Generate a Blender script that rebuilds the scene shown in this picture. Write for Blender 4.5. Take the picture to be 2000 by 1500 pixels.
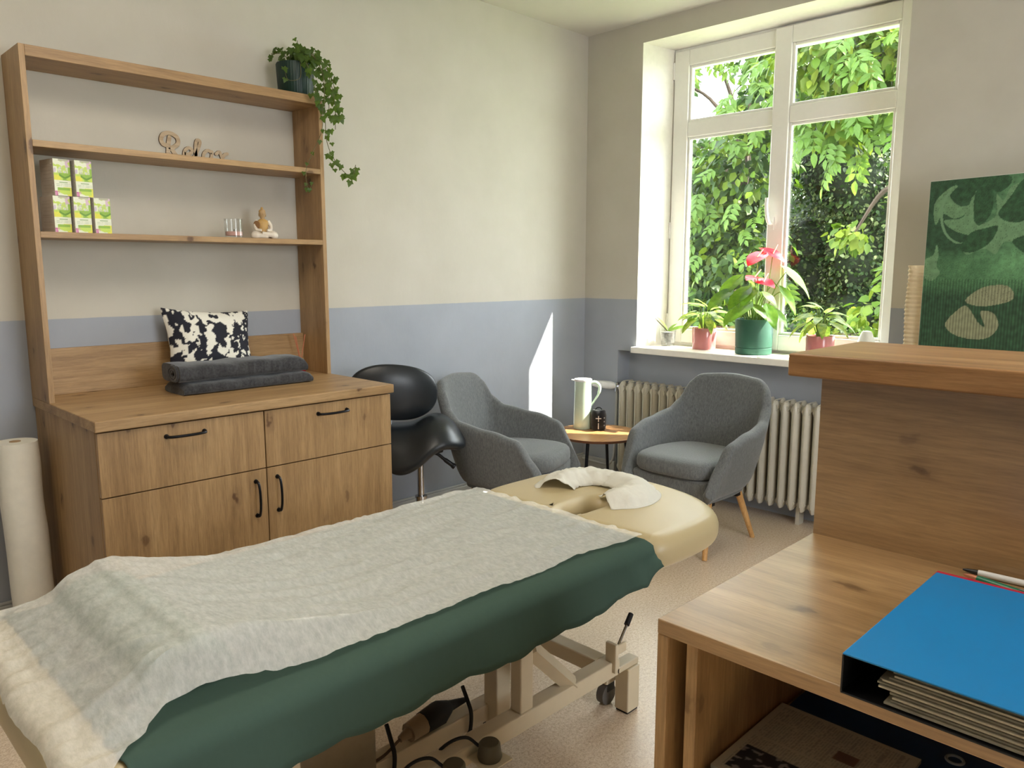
import bpy, bmesh, math, random
import numpy as np
from mathutils import Vector, Matrix, noise as mnoise

random.seed(7); np.random.seed(7)
for o in list(bpy.data.objects): bpy.data.objects.remove(o)
scene = bpy.context.scene
COL = scene.collection
PI = math.pi
rad = math.radians

# ------------------------------------------------------------------ camera
CAM = Vector((-3.977, -3.272, 1.376)); YAW, PITCH, FPX = 44.8, 8.4, 1512.0
cd = bpy.data.cameras.new('camera'); cam = bpy.data.objects.new('camera', cd); COL.objects.link(cam)
cd.sensor_fit = 'HORIZONTAL'; cd.sensor_width = 36.0; cd.lens = 36.0 * FPX / 2000.0
cd.clip_start = 0.05; cd.clip_end = 200
fwd = Vector((math.cos(rad(YAW)) * math.cos(rad(PITCH)), math.sin(rad(YAW)) * math.cos(rad(PITCH)), -math.sin(rad(PITCH))))
cam.location = CAM; cam.rotation_euler = fwd.to_track_quat('-Z', 'Y').to_euler()
scene.camera = cam

# ------------------------------------------------------------------ world, sun, daylight, exposure
world = bpy.data.worlds.new('world'); scene.world = world; world.use_nodes = True
wn = world.node_tree.nodes; wl = world.node_tree.links
bg = wn['Background']; bg.inputs['Color'].default_value = (0.90, 0.95, 1.0, 1); bg.inputs['Strength'].default_value = 9.4
sd = bpy.data.lights.new('sun', 'SUN'); sd.energy = 20.0; sd.angle = rad(0.6); sd.color = (1.0, 0.93, 0.82)
sun = bpy.data.objects.new('sun', sd); COL.objects.link(sun)
sun.rotation_euler = Vector((-1.0, 1.32, -1.65)).to_track_quat('-Z', 'Y').to_euler()

def area(name, loc, direction, sx, sy, energy, color, portal=False):
    d = bpy.data.lights.new(name, 'AREA'); d.shape = 'RECTANGLE'; d.size = sx; d.size_y = sy
    d.energy = energy; d.color = color
    if portal: d.cycles.is_portal = True
    o = bpy.data.objects.new(name, d); COL.objects.link(o); o.location = loc
    o.rotation_euler = Vector(direction).to_track_quat('-Z', 'Y').to_euler(); return o
# portals guide the sky light through the two windows of the room
area('second_window_portal', (-2.3, -4.96, 1.62), (0, 1, 0), 1.5, 1.6, 1.0, (1, 1, 1), portal=True)
area('window_portal', (0.42, -1.18, 1.72), (-1, 0, 0), 1.5, 1.75, 1.0, (1, 1, 1), portal=True)

scene.view_settings.view_transform = 'Standard'; scene.view_settings.look = 'None'
scene.view_settings.exposure = 0.66; scene.view_settings.gamma = 1.0
scene.view_settings.use_curve_mapping = False

# ------------------------------------------------------------------ helpers
def lin(c):
    return tuple((x / 12.92 if x <= 0.04045 else ((x + 0.055) / 1.055) ** 2.4) for x in (v / 255.0 for v in c)) + (1.0,)

class NT:
    def __init__(s, name):
        s.m = bpy.data.materials.new(name); s.m.use_nodes = True; s.t = s.m.node_tree
        s.n = s.t.nodes; s.l = s.t.links; s.p = s.n['Principled BSDF']; s.out = s.n['Material Output']
    def new(s, k, **kw):
        n = s.n.new(k)
        for a, b in kw.items(): setattr(n, a, b)
        return n
    def link(s, a, b): s.l.new(a, b)
    def coord(s, scale=(1, 1, 1), kind='Object', rot=(0, 0, 0)):
        c = s.new('ShaderNodeTexCoord'); m = s.new('ShaderNodeMapping')
        m.inputs['Scale'].default_value = scale; m.inputs['Rotation'].default_value = rot
        s.link(c.outputs[kind], m.inputs['Vector']); return m.outputs['Vector']
    def noise(s, vec, scale, detail=4, rough=0.6, dist=0.0):
        n = s.new('ShaderNodeTexNoise'); n.inputs['Scale'].default_value = scale; n.inputs['Detail'].default_value = detail
        n.inputs['Roughness'].default_value = rough; n.inputs['Distortion'].default_value = dist
        s.link(vec, n.inputs['Vector']); return n.outputs['Fac']
    def ramp(s, fac, stops, interp='LINEAR'):
        r = s.new('ShaderNodeValToRGB'); r.color_ramp.interpolation = interp
        e = r.color_ramp.elements
        while len(e) < len(stops): e.new(0.5)
        for el, (p, c) in zip(e, stops): el.position = p; el.color = c if len(c) == 4 else (*c, 1)
        s.link(fac, r.inputs['Fac']); return r.outputs['Color']
    def mix(s, fac, a, b, mode='MIX'):
        x = s.new('ShaderNodeMix', data_type='RGBA', blend_type=mode)
        for sock, v in ((x.inputs[0], fac), (x.inputs[6], a), (x.inputs[7], b)):
            if isinstance(v, (int, float)): sock.default_value = v
            elif isinstance(v, tuple): sock.default_value = v
            else: s.link(v, sock)
        return x.outputs[2]
    def bump(s, h, strength=0.2, dist=0.002):
        b = s.new('ShaderNodeBump'); b.inputs['Strength'].default_value = strength; b.inputs['Distance'].default_value = dist
        s.link(h, b.inputs['Height']); s.link(b.outputs['Normal'], s.p.inputs['Normal']); return b
    def set(s, color=None, rough=None, metal=None, spec=None, **kw):
        if color is not None:
            if isinstance(color, tuple): s.p.inputs['Base Color'].default_value = color
            else: s.link(color, s.p.inputs['Base Color'])
        if rough is not None: s.p.inputs['Roughness'].default_value = rough
        if metal is not None: s.p.inputs['Metallic'].default_value = metal
        if spec is not None: s.p.inputs['Specular IOR Level'].default_value = spec
        for k, v in kw.items(): s.p.inputs[k].default_value = v
        return s.m

def plain(name, rgb, rough=0.5, metal=0.0, spec=0.5, var=0.06, scale=30, bump=0.0, bscale=300, **kw):
    t = NT(name); c = lin(rgb)
    n = t.noise(t.coord(), scale, 3)
    lo = tuple(x * (1 - var) for x in c[:3]); hi = tuple(min(1, x * (1 + var)) for x in c[:3])
    t.set(t.ramp(n, [(0.3, lo), (0.7, hi)]), rough, metal, spec, **kw)
    if bump: t.bump(t.noise(t.coord(), bscale, 3), bump, 0.001)
    return t.m

def wood(name, axis, dark, mid, light, knots=True, rough=0.45, knotc=(78, 48, 24), spec=0.5):
    t = NT(name)
    st = {'x': (0.55, 9, 9), 'y': (9, 0.55, 9), 'z': (9, 9, 0.55)}[axis]
    v = t.coord(st)
    big = t.noise(v, 1.6, 6, 0.62, 0.9)
    fine = t.noise(t.coord(tuple(4 * q for q in st)), 6.0, 5, 0.7, 0.2)
    base = t.ramp(big, [(0.25, lin(dark)[:3]), (0.5, lin(mid)[:3]), (0.75, lin(light)[:3])])
    c = t.mix(t.ramp(fine, [(0.35, (0.74, 0.74, 0.74)), (0.62, (1, 1, 1))]), (0, 0, 0, 1), base, 'MULTIPLY')
    x = t.mix(1.0, base, t.ramp(fine, [(0.30, (0.72, 0.70, 0.68)), (0.6, (1.04, 1.04, 1.04))]), 'MULTIPLY')
    if knots:
        tc = t.new('ShaderNodeTexCoord'); sp_ = t.new('ShaderNodeSeparateXYZ'); t.link(tc.outputs['Object'], sp_.inputs[0])
        a_, b_, g_ = {'x': ('Y', 'Z', 'X'), 'y': ('X', 'Z', 'Y'), 'z': ('X', 'Y', 'Z')}[axis]
        ad_ = t.new('ShaderNodeMath', operation='ADD'); t.link(sp_.outputs[a_], ad_.inputs[0]); t.link(sp_.outputs[b_], ad_.inputs[1])
        cb_ = t.new('ShaderNodeCombineXYZ'); t.link(ad_.outputs[0], cb_.inputs['X']); t.link(sp_.outputs[g_], cb_.inputs['Y'])
        mp_ = t.new('ShaderNodeMapping'); mp_.inputs['Scale'].default_value = (6.5, 3.6, 1); mp_.inputs['Location'].default_value = (3.3, 1.7, 0); t.link(cb_.outputs[0], mp_.inputs['Vector']); mp = mp_.outputs[0]
        vo = t.new('ShaderNodeTexVoronoi', voronoi_dimensions='2D'); vo.inputs['Scale'].default_value = 1.0
        nz = t.new('ShaderNodeTexNoise'); nz.inputs['Scale'].default_value = 7
        t.link(mp, nz.inputs['Vector'])
        va = t.new('ShaderNodeVectorMath', operation='MULTIPLY_ADD'); va.inputs[1].default_value = (0.22, 0.22, 0.0)
        t.link(nz.outputs['Color'], va.inputs[0]); t.link(mp, va.inputs[2]); t.link(va.outputs[0], vo.inputs['Vector'])
        k = t.ramp(vo.outputs['Distance'], [(0.0, (1, 1, 1)), (0.045, (0.85, 0.85, 0.85)), (0.075, (0.28, 0.28, 0.28)), (0.20, (0, 0, 0))])
        sel = t.ramp(vo.outputs['Color'], [(0.35, (0.0, 0.0, 0.0)), (0.6, (0.9, 0.9, 0.9))])
        x = t.mix(t.mix(1.0, k, sel, 'MULTIPLY'), x, lin(knotc))
    t.set(x, rough, 0, spec); t.bump(fine, 0.06, 0.0006)
    return t.m

class MB:
    def __init__(s): s.v = []; s.f = []
    def add(s, vs, fs):
        o = len(s.v); s.v += [tuple(map(float, p)) for p in vs]; s.f += [tuple(i + o for i in f) for f in fs]; return s
    def box(s, x0, y0, z0, x1, y1, z1):
        x0, x1 = sorted((x0, x1)); y0, y1 = sorted((y0, y1)); z0, z1 = sorted((z0, z1))
        v = [(x0, y0, z0), (x1, y0, z0), (x1, y1, z0), (x0, y1, z0), (x0, y0, z1), (x1, y0, z1), (x1, y1, z1), (x0, y1, z1)]
        return s.add(v, [(0, 3, 2, 1), (4, 5, 6, 7), (0, 1, 5, 4), (1, 2, 6, 5), (2, 3, 7, 6), (3, 0, 4, 7)])
    def prism(s, poly, z0, z1):
        n = len(poly)
        a = sum(poly[i][0] * poly[(i + 1) % n][1] - poly[(i + 1) % n][0] * poly[i][1] for i in range(n))
        if a < 0: poly = poly[::-1]
        v = [(x, y, z0) for x, y in poly] + [(x, y, z1) for x, y in poly]
        f = [tuple(range(n))[::-1], tuple(range(n, 2 * n))] + [(i, (i + 1) % n, n + (i + 1) % n, n + i) for i in range(n)]
        return s.add(v, f)
    def tube(s, pts, r, n=10, caps=True, flat=None):
        pts = [Vector(p) for p in pts]; m = len(pts)
        rr = r if isinstance(r, (list, tuple)) else [r] * m
        vs = []; up = None
        for i, p in enumerate(pts):
            d = (pts[min(i + 1, m - 1)] - pts[max(i - 1, 0)]).normalized()
            if up is None:
                up = Vector((0, 0, 1)) if abs(d.z) < 0.9 else Vector((1, 0, 0))
            a = d.cross(up)
            if a.length < 1e-5: a = d.cross(Vector((0, 1, 0)))
            a.normalize(); b = a.cross(d).normalized(); up = b
            for k in range(n):
                t = 2 * PI * k / n; vs.append(p + (a * math.cos(t) + b * math.sin(t) * (flat or 1)) * rr[i])
        fs = [(i * n + k, i * n + (k + 1) % n, (i + 1) * n + (k + 1) % n, (i + 1) * n + k) for i in range(m - 1) for k in range(n)]
        if caps: fs += [tuple(range(n))[::-1], tuple((m - 1) * n + k for k in range(n))]
        return s.add(vs, fs)
    def lathe(s, prof, n=32, c=(0, 0, 0), sy=1.0, close=True):
        m = len(prof); vs = []
        for r, z in prof:
            for k in range(n):
                t = 2 * PI * k / n; vs.append((c[0] + r * math.cos(t), c[1] + r * math.sin(t) * sy, c[2] + z))
        fs = [(i * n + k, i * n + (k + 1) % n, (i + 1) * n + (k + 1) % n, (i + 1) * n + k) for i in range(m - 1) for k in range(n)]
        if close: fs += [tuple(range(n))[::-1], tuple((m - 1) * n + k for k in range(n))]
        return s.add(vs, fs)
    def grid(s, fn, nu, nv):
        vs = [fn(i / nu, j / nv) for i in range(nu + 1) for j in range(nv + 1)]
        fs = [(i * (nv + 1) + j, (i + 1) * (nv + 1) + j, (i + 1) * (nv + 1) + j + 1, i * (nv + 1) + j + 1) for i in range(nu) for j in range(nv)]
        return s.add(vs, fs)
    def ball(s, c, r, n=16, m=10):
        rx, ry, rz = r if isinstance(r, (list, tuple)) else (r, r, r)
        vs = []; 
        for i in range(m + 1):
            ph = PI * i / m
            for k in range(n):
                t = 2 * PI * k / n
                vs.append((c[0] + rx * math.sin(ph) * math.cos(t), c[1] + ry * math.sin(ph) * math.sin(t), c[2] - rz * math.cos(ph)))
        fs = [(i * n + k, i * n + (k + 1) % n, (i + 1) * n + (k + 1) % n, (i + 1) * n + k) for i in range(m) for k in range(n)]
        return s.add(vs, fs)
    def build(s, name, mat, parent=None, local=False, smooth=False, bevel=0, seg=2, sub=0, solid=0, offset=-1, weld=False):
        me = bpy.data.meshes.new(name)
        off = Vector((0, 0, 0))
        if parent is not None and not local:
            p = parent
            while p is not None: off += Vector(p.location); p = p.parent
        vs = [(x - off.x, y - off.y, z - off.z) for x, y, z in s.v]
        me.from_pydata(vs, [], s.f); me.update()
        if weld or smooth:
            bm = bmesh.new(); bm.from_mesh(me); bmesh.ops.remove_doubles(bm, verts=bm.verts, dist=1e-5)
            bmesh.ops.recalc_face_normals(bm, faces=bm.faces) if weld else None
            bm.to_mesh(me); bm.free()
        if isinstance(mat, (list, tuple)):
            for q in mat: me.materials.append(q)
        elif mat is not None: me.materials.append(mat)
        o = bpy.data.objects.new(name, me); COL.objects.link(o)
        if parent is not None: o.parent = parent
        if solid:
            md = o.modifiers.new('solid', 'SOLIDIFY'); md.thickness = solid; md.offset = offset
        if bevel:
            md = o.modifiers.new('bevel', 'BEVEL'); md.width = bevel; md.segments = seg; md.limit_method = 'ANGLE'; md.angle_limit = rad(40)
        if sub:
            md = o.modifiers.new('sub', 'SUBSURF'); md.levels = sub; md.render_levels = sub
        if smooth or sub:
            me.polygons.foreach_set('use_smooth', [True] * len(me.polygons))
            if not sub:
                try: me.set_sharp_from_angle(angle=rad(42))
                except Exception: pass
        return o

def tag(o, label=None, cat=None, group=None, kind=None):
    if label: o['label'] = label
    if cat: o['category'] = cat
    if group: o['group'] = group
    if kind: o['kind'] = kind
    return o
def thing(name, label, cat, loc=(0, 0, 0), rz=0, group=None):
    o = bpy.data.objects.new(name, None); o.empty_display_size = 0.05; COL.objects.link(o)
    o.location = loc; o.rotation_euler = (0, 0, rz); return tag(o, label, cat, group)
def struct(o): o['kind'] = 'structure'; return o
def catmull(pts, n):
    pts = [Vector(p) for p in pts]; P = [pts[0] * 2 - pts[1]] + pts + [pts[-1] * 2 - pts[-2]]; out = []
    for i in range(1, len(P) - 2):
        for k in range(n):
            t = k / n; a, b, c, d = P[i - 1], P[i], P[i + 1], P[i + 2]
            out.append(0.5 * ((2 * b) + (c - a) * t + (2 * a - 5 * b + 4 * c - d) * t * t + (3 * b - a - 3 * c + d) * t ** 3))
    out.append(pts[-1]); return out
def nz(x, y, z=0.0): return mnoise.noise(Vector((x, y, z)))
def sstep(a, b, x):
    t = max(0.0, min(1.0, (x - a) / (b - a))); return t * t * (3 - 2 * t)
def lerp_table(tab, u):
    for (a, va), (b, vb) in zip(tab, tab[1:]):
        if u <= b: 
            t = (u - a) / (b - a); t = t * t * (3 - 2 * t); return va + (vb - va) * t
    return tab[-1][1]
def curve_solid(name, loops, z0, thick, bev, mat, parent, res=4):
    """rounded slab from closed plan outlines (first outer, others holes)"""
    cu = bpy.data.curves.new(name, 'CURVE'); cu.dimensions = '2D'; cu.fill_mode = 'BOTH'
    cu.extrude = max(1e-4, thick / 2 - bev); cu.bevel_depth = bev; cu.bevel_resolution = res; cu.offset = -bev
    for lp in loops:
        sp = cu.splines.new('POLY'); sp.points.add(len(lp) - 1); sp.use_cyclic_u = True
        for p, (x, y) in zip(sp.points, lp): p.co = (x, y, 0, 1)
    tmp = bpy.data.objects.new('tmp', cu); COL.objects.link(tmp)
    dg = bpy.context.evaluated_depsgraph_get(); dg.update()
    me = bpy.data.meshes.new_from_object(tmp.evaluated_get(dg)); bpy.data.objects.remove(tmp)
    mb = MB(); mb.v = [(v.co.x, v.co.y, v.co.z + z0 + thick / 2) for v in me.vertices]; mb.f = [tuple(p.vertices) for p in me.polygons]
    return mb.build(name, mat, parent, smooth=True)
def painted(name, origin, ux, uy, w, h, nu, nv, colfn, parent, mat, local=False):
    """flat print: a dense flat sheet carrying a colour attribute"""
    O, U, V = Vector(origin), Vector(ux), Vector(uy)
    mb = MB(); mb.grid(lambda a, b: O + U * (a * w) + V * (b * h), nu, nv)
    ob = mb.build(name, mat, parent, local=local)
    at = ob.data.color_attributes.new('print', 'FLOAT_COLOR', 'POINT')
    arr = np.ones(((nu + 1) * (nv + 1), 4), dtype=np.float32); k = 0
    for i in range(nu + 1):
        for j in range(nv + 1):
            arr[k, :3] = colfn(i / nu, j / nv); k += 1
    at.data.foreach_set('color', arr.ravel()); return ob
def print_mat(name, rough=0.5, bump=0.0):
    t = NT(name); a = t.new('ShaderNodeAttribute', attribute_name='print')
    n = t.noise(t.coord(), 400, 2)
    c = t.mix(1.0, a.outputs['Color'], t.ramp(n, [(0.3, (0.93, 0.93, 0.93)), (0.7, (1.03, 1.03, 1.03))]), 'MULTIPLY')
    t.set(c, rough)
    if bump: t.bump(n, bump, 0.0005)
    return t.m

# ------------------------------------------------------------------ materials
def wall_material():
    t = NT('wall_paint')
    g = t.new('ShaderNodeNewGeometry'); sx = t.new('ShaderNodeSeparateXYZ'); t.link(g.outputs['Position'], sx.inputs[0])
    wob = t.noise(t.coord((1, 1, 1)), 9, 2)
    ad = t.new('ShaderNodeMath', operation='MULTIPLY_ADD'); ad.inputs[1].default_value = 0.004
    t.link(wob, ad.inputs[0]); t.link(sx.outputs['Z'], ad.inputs[2])
    gt = t.new('ShaderNodeMath', operation='GREATER_THAN'); gt.inputs[1].default_value = 1.194; t.link(ad.outputs[0], gt.inputs[0])
    n = t.noise(t.coord(), 3.0, 4)
    up = t.ramp(n, [(0.3, lin((191, 186, 172))), (0.7, lin((199, 194, 181)))])
    lo = t.ramp(n, [(0.3, lin((157, 162, 170))), (0.7, lin((165, 170, 178)))])
    c = t.mix(gt.outputs[0], lo, up); t.set(c, 0.75, 0, 0.3)
    t.bump(t.noise(t.coord((1, 1, 0.6)), 14, 6, 0.55), 0.28, 0.006); return t.m
M = {}
M['wall'] = wall_material()
M['white_paint'] = plain('white_paint', (236, 232, 222), 0.6, var=0.03, bump=0.12, bscale=40)
M['ceiling'] = plain('ceiling_paint', (214, 210, 200), 0.85, var=0.02, scale=4, bump=0.1, bscale=60)
M['grey_paint'] = plain('grey_paint', (186, 186, 182), 0.55, var=0.04, scale=8)
M['upvc'] = plain('window_plastic', (238, 236, 230), 0.28, var=0.015)
M['sill'] = plain('sill_stone', (240, 236, 226), 0.35, var=0.02)
M['radiator'] = plain('radiator_enamel', (196, 190, 174), 0.38, var=0.03)
OAK = ((138, 107, 70), (167, 134, 92), (188, 156, 112))
M['oak_x'] = wood('oak_grain_along_x', 'x', *OAK); M['oak_y'] = wood('oak_grain_along_y', 'y', *OAK, rough=0.33, spec=1.0); M['oak_z'] = wood('oak_grain_upright', 'z', *OAK)
M['oak_plain_z'] = wood('oak_plain_upright', 'z', *OAK, knots=False); M['oak_plain_x'] = wood('oak_plain_along_x', 'x', *OAK, knots=False)
M['edge_y'] = wood('oak_edge_y', 'y', (128, 90, 52), (164, 120, 74), (184, 142, 94), knots=False, rough=0.4)
M['beech'] = wood('light_beech', 'z', (190, 140, 84), (212, 164, 104), (224, 182, 126), knots=False, rough=0.35)
M['walnut_edge'] = plain('walnut_edge', (110, 66, 42), 0.4)
M['black_metal'] = plain('black_metal', (22, 22, 26), 0.35, 0.6)
M['black_plastic'] = plain('black_plastic', (18, 18, 20), 0.45)
M['black_rubber'] = plain('black_rubber', (16, 16, 18), 0.7)
M['chrome'] = plain('chrome', (200, 200, 205), 0.15, 1.0, var=0.02)
M['leather'] = plain('black_leather', (24, 29, 34), 0.36, var=0.15, scale=18, bump=0.12, bscale=240)
M['cream_vinyl'] = plain('cream_vinyl', (188, 171, 132), 0.38, var=0.03, scale=6, bump=0.04, bscale=300)
M['cream_metal'] = plain('cream_metal', (214, 200, 172), 0.4, var=0.04, scale=12)
M['white_plastic'] = plain('white_plastic', (232, 232, 230), 0.4)
M['paper_white'] = plain('paper_white', (232, 228, 214), 0.8, var=0.03)

def glass(name, tint=(1, 1, 1), rough=0.0, gloss=0.10):
    t = NT(name); t.n.remove(t.p)
    a = t.new('ShaderNodeBsdfTransparent'); a.inputs['Color'].default_value = (*tint, 1)
    b = t.new('ShaderNodeBsdfGlossy'); b.inputs['Roughness'].default_value = rough
    lw = t.new('ShaderNodeLayerWeight'); lw.inputs['Blend'].default_value = 0.5
    pw = t.new('ShaderNodeMath', operation='POWER'); pw.inputs[1].default_value = 4.0; t.link(lw.outputs['Facing'], pw.inputs[0])
    ma = t.new('ShaderNodeMath', operation='MULTIPLY_ADD'); ma.inputs[1].default_value = 0.7; ma.inputs[2].default_value = gloss * 0.3; t.link(pw.outputs[0], ma.inputs[0])
    x = t.new('ShaderNodeMixShader'); t.link(ma.outputs[0], x.inputs[0]); t.link(a.outputs[0], x.inputs[1]); t.link(b.outputs[0], x.inputs[2])
    t.link(x.outputs[0], t.out.inputs['Surface']); return t.m
M['pane'] = glass('window_glass', (0.97, 0.985, 0.975), 0.0, 0.12)
M['clear'] = glass('clear_glass', (0.975, 0.985, 0.985), 0.02, 0.12)

def fabric(name, c0, c1, rough=0.9, scale=420, bump=0.35):
    t = NT(name); n = t.noise(t.coord(), scale, 2, 0.7); n2 = t.noise(t.coord((1, 1, 0.25)), scale * 0.4, 3)
    c = t.mix(0.5, t.ramp(n, [(0.3, lin(c0)), (0.7, lin(c1))]), t.ramp(n2, [(0.3, lin(c0)), (0.7, lin(c1))]))
    t.set(c, rough, 0, 0.2, **{'Sheen Weight': 0.25}); t.bump(n, bump, 0.001); return t.m
M['grey_fabric'] = fabric('grey_upholstery', (78, 80, 81), (126, 129, 129))
M['plush'] = fabric('charcoal_plush', (38, 38, 40), (78, 78, 80), 1.0, 120, 0.6)
def thin_cloth(name, rgb, alpha, rough=0.85, trans=0.35, bumps=True):
    t = NT(name); n = t.noise(t.coord((2.2, 1, 1)), 48, 6, 0.7); c = lin(rgb)
    col = t.ramp(n, [(0.3, tuple(x * 0.95 for x in c[:3])), (0.7, c[:3])])
    t.set(col, rough, 0, 0.2)
    if bumps: t.bump(n, 0.35, 0.003)
    tr = t.new('ShaderNodeBsdfTranslucent'); t.link(col, tr.inputs['Color'])
    a = t.new('ShaderNodeMixShader'); a.inputs[0].default_value = trans
    t.link(t.p.outputs[0], a.inputs[1]); t.link(tr.outputs[0], a.inputs[2]); last = a
    if alpha < 1:
        tp = t.new('ShaderNodeBsdfTransparent'); b = t.new('ShaderNodeMixShader')
        f = t.ramp(n, [(0.3, (1 - alpha * 0.82,) * 3), (0.7, (1 - alpha * 1.1,) * 3)])
        t.link(f, b.inputs[0]); t.link(a.outputs[0], b.inputs[1]); t.link(tp.outputs[0], b.inputs[2]); last = b
    t.link(last.outputs[0], t.out.inputs['Surface']); return t.m
M['sheet_paper'] = thin_cloth('couch_paper', (253, 253, 248), 0.50, trans=0.05)
M['sheet_green'] = thin_cloth('green_fleece_sheet', (72, 94, 85), 1.0, 0.95, 0.12, False)
M['bolster_green'] = plain('green_cover', (12, 84, 62), 0.9, var=0.08)
M['tissue'] = thin_cloth('face_tissue', (244, 242, 232), 1.0, trans=0.25)
def leafmat(name, c0, c1, trans=0.45, rough=0.42, attr=False, gl=0.4, yel=0.35):
    t = NT(name)
    if attr:
        a = t.new('ShaderNodeAttribute', attribute_name='tint'); col = a.outputs['Color']
    else:
        col = t.ramp(t.noise(t.coord(), 35, 4, 0.6), [(0.35, lin(c0)), (0.65, lin(c1))])
    t.set(col, rough, 0, gl)
    tr = t.new('ShaderNodeBsdfTranslucent')
    t.link(t.mix(yel, col, (0.40, 0.56, 0.06, 1)) if not attr else col, tr.inputs['Color'])
    a = t.new('ShaderNodeMixShader'); a.inputs[0].default_value = trans
    t.link(t.p.outputs[0], a.inputs[1]); t.link(tr.outputs[0], a.inputs[2]); t.link(a.outputs[0], t.out.inputs['Surface']); return t.m
M['ivy'] = leafmat('ivy_leaf', (40, 70, 28), (92, 118, 52)); M['stem'] = plain('green_stem', (112, 138, 60), 0.6)
M['anth_leaf'] = leafmat('anthurium_leaf', (50, 100, 24), (92, 132, 38), 0.5); M['dieff'] = leafmat('variegated_leaf', (76, 118, 36), (168, 180, 84), 0.5)
M['orchid_leaf'] = leafmat('orchid_leaf', (90, 128, 50), (120, 150, 66))
M['spathe'] = leafmat('red_spathe', (196, 18, 40), (214, 44, 58), 0.3, 0.35, yel=0.0); M['spadix'] = plain('spadix', (240, 190, 170), 0.5)
M['outdoor_leaf'] = leafmat('outdoor_leaf', (60, 110, 30), (90, 140, 40), 0.4, 0.5, True, 0.25)
M['soil'] = plain('soil', (52, 40, 30), 0.95, var=0.3, scale=80, bump=0.6, bscale=90)
M['bark'] = plain('bark', (54, 42, 32), 0.95, var=0.3, scale=14, bump=0.6, bscale=30)

# ================================================================== SETTING
RX, RY, H = -5.4, -4.8, 2.823
def floor_mat():
    t = NT('speckled_lino'); v = t.coord()
    a = t.noise(v, 95, 5, 0.75); b = t.noise(v, 210, 3, 0.7); d = t.noise(v, 1.3, 3)
    c = t.ramp(a, [(0.32, lin((178, 150, 122))), (0.5, lin((226, 204, 178))), (0.68, lin((246, 232, 210)))])
    c = t.mix(0.45, c, t.ramp(b, [(0.35, lin((176, 148, 120))), (0.6, lin((238, 220, 196)))]))
    c = t.mix(1.0, c, t.ramp(d, [(0.3, (0.94, 0.93, 0.92)), (0.7, (1.03, 1.03, 1.03))]), 'MULTIPLY')
    t.set(c, 0.27, 0, 0.8); t.bump(a, 0.12, 0.0008); return t.m
struct(MB().box(RX, RY, -0.06, 0.12, 0.1, 0.0).build('floor', floor_mat()))
struct(MB().box(RX, RY, H, 0.0, 0.0, H + 0.08).build('ceiling', M['ceiling']))
struct(MB().box(RX - 0.1, 0.0, -0.06, 0.5, 0.15, H + 0.08).build('wall_left', M['wall']))
struct(MB().box(RX - 0.1, RY - 0.1, -0.06, RX, 0.0, H + 0.08).build('wall_back', M['wall']))
w = MB(); w.box(RX, RY - 0.15, -0.06, -3.0, RY, H + 0.08); w.box(-1.6, RY - 0.15, -0.06, 0.5, RY, H + 0.08)
w.box(-3.0, RY - 0.15, -0.06, -1.6, RY, 0.87); w.box(-3.0, RY - 0.15, 2.4, -1.6, RY, H + 0.08)
struct(w.build('wall_front', M['wall']))
# window wall: piers, niche behind the radiator, lintel; splayed reveals
w = MB()
ZN, ZH, ZL = 0.868, 2.705, 2.64
w.prism([(0, 0), (0, -0.278), (0.125, -0.278), (0.125, -2.1), (0, -2.1), (0, RY), (0.52, RY), (0.52, 0)], -0.06, ZN)
w.prism([(0, 0), (0, RY), (0.52, RY), (0.52, 0)], ZH, H + 0.08)
n_wall_faces = len(w.f)
wall_r = w.build('wall_right', [M['wall'], M['white_paint']]); struct(wall_r)
def pier(poly, inner_edges):
    m = MB(); m.prism(poly, ZN, ZH); return m
def pier_obj(name, poly):
    m = MB(); m.prism(poly, ZN, ZH); o = m.build(name, [M['wall'], M['white_paint']], wall_r)
    for p in o.data.polygons:
        c = p.center; nrm = p.normal
        p.material_index = 0 if (nrm.x < -0.98 and abs(nrm.z) < 0.1) else 1
    return o
pier_obj('pier', [(0, 0), (0, -0.42), (0.262, -0.462), (0.345, -0.462), (0.345, -0.52), (0.52, -0.43), (0.52, 0)])
pier_obj('pier', [(0, -1.917), (0.262, -1.892), (0.345, -1.892), (0.345, -1.845), (0.52, -2.02), (0.52, RY), (0, RY)])
for p in wall_r.data.polygons:
    if abs(p.normal.z) > 0.9: p.material_index = 1
MB().box(0.345, -2.02, ZL, 0.52, -0.43, ZH).build('outer_lintel', M['ceiling'], wall_r)

m = MB(); m.box(RX, -0.018, 0, 0.0, 0.0, 0.14); m.box(RX, -0.012, 0.14, 0.0, 0.0, 0.152)
struct(m.build('baseboard_left', M['grey_paint'], bevel=0.004))
m = MB(); m.box(-0.018, -0.278, 0, 0.0, 0.0, 0.14); m.box(-0.018, RY, 0, 0.0, -2.1, 0.14)
struct(m.build('baseboard_right', M['grey_paint'], bevel=0.004))
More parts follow.
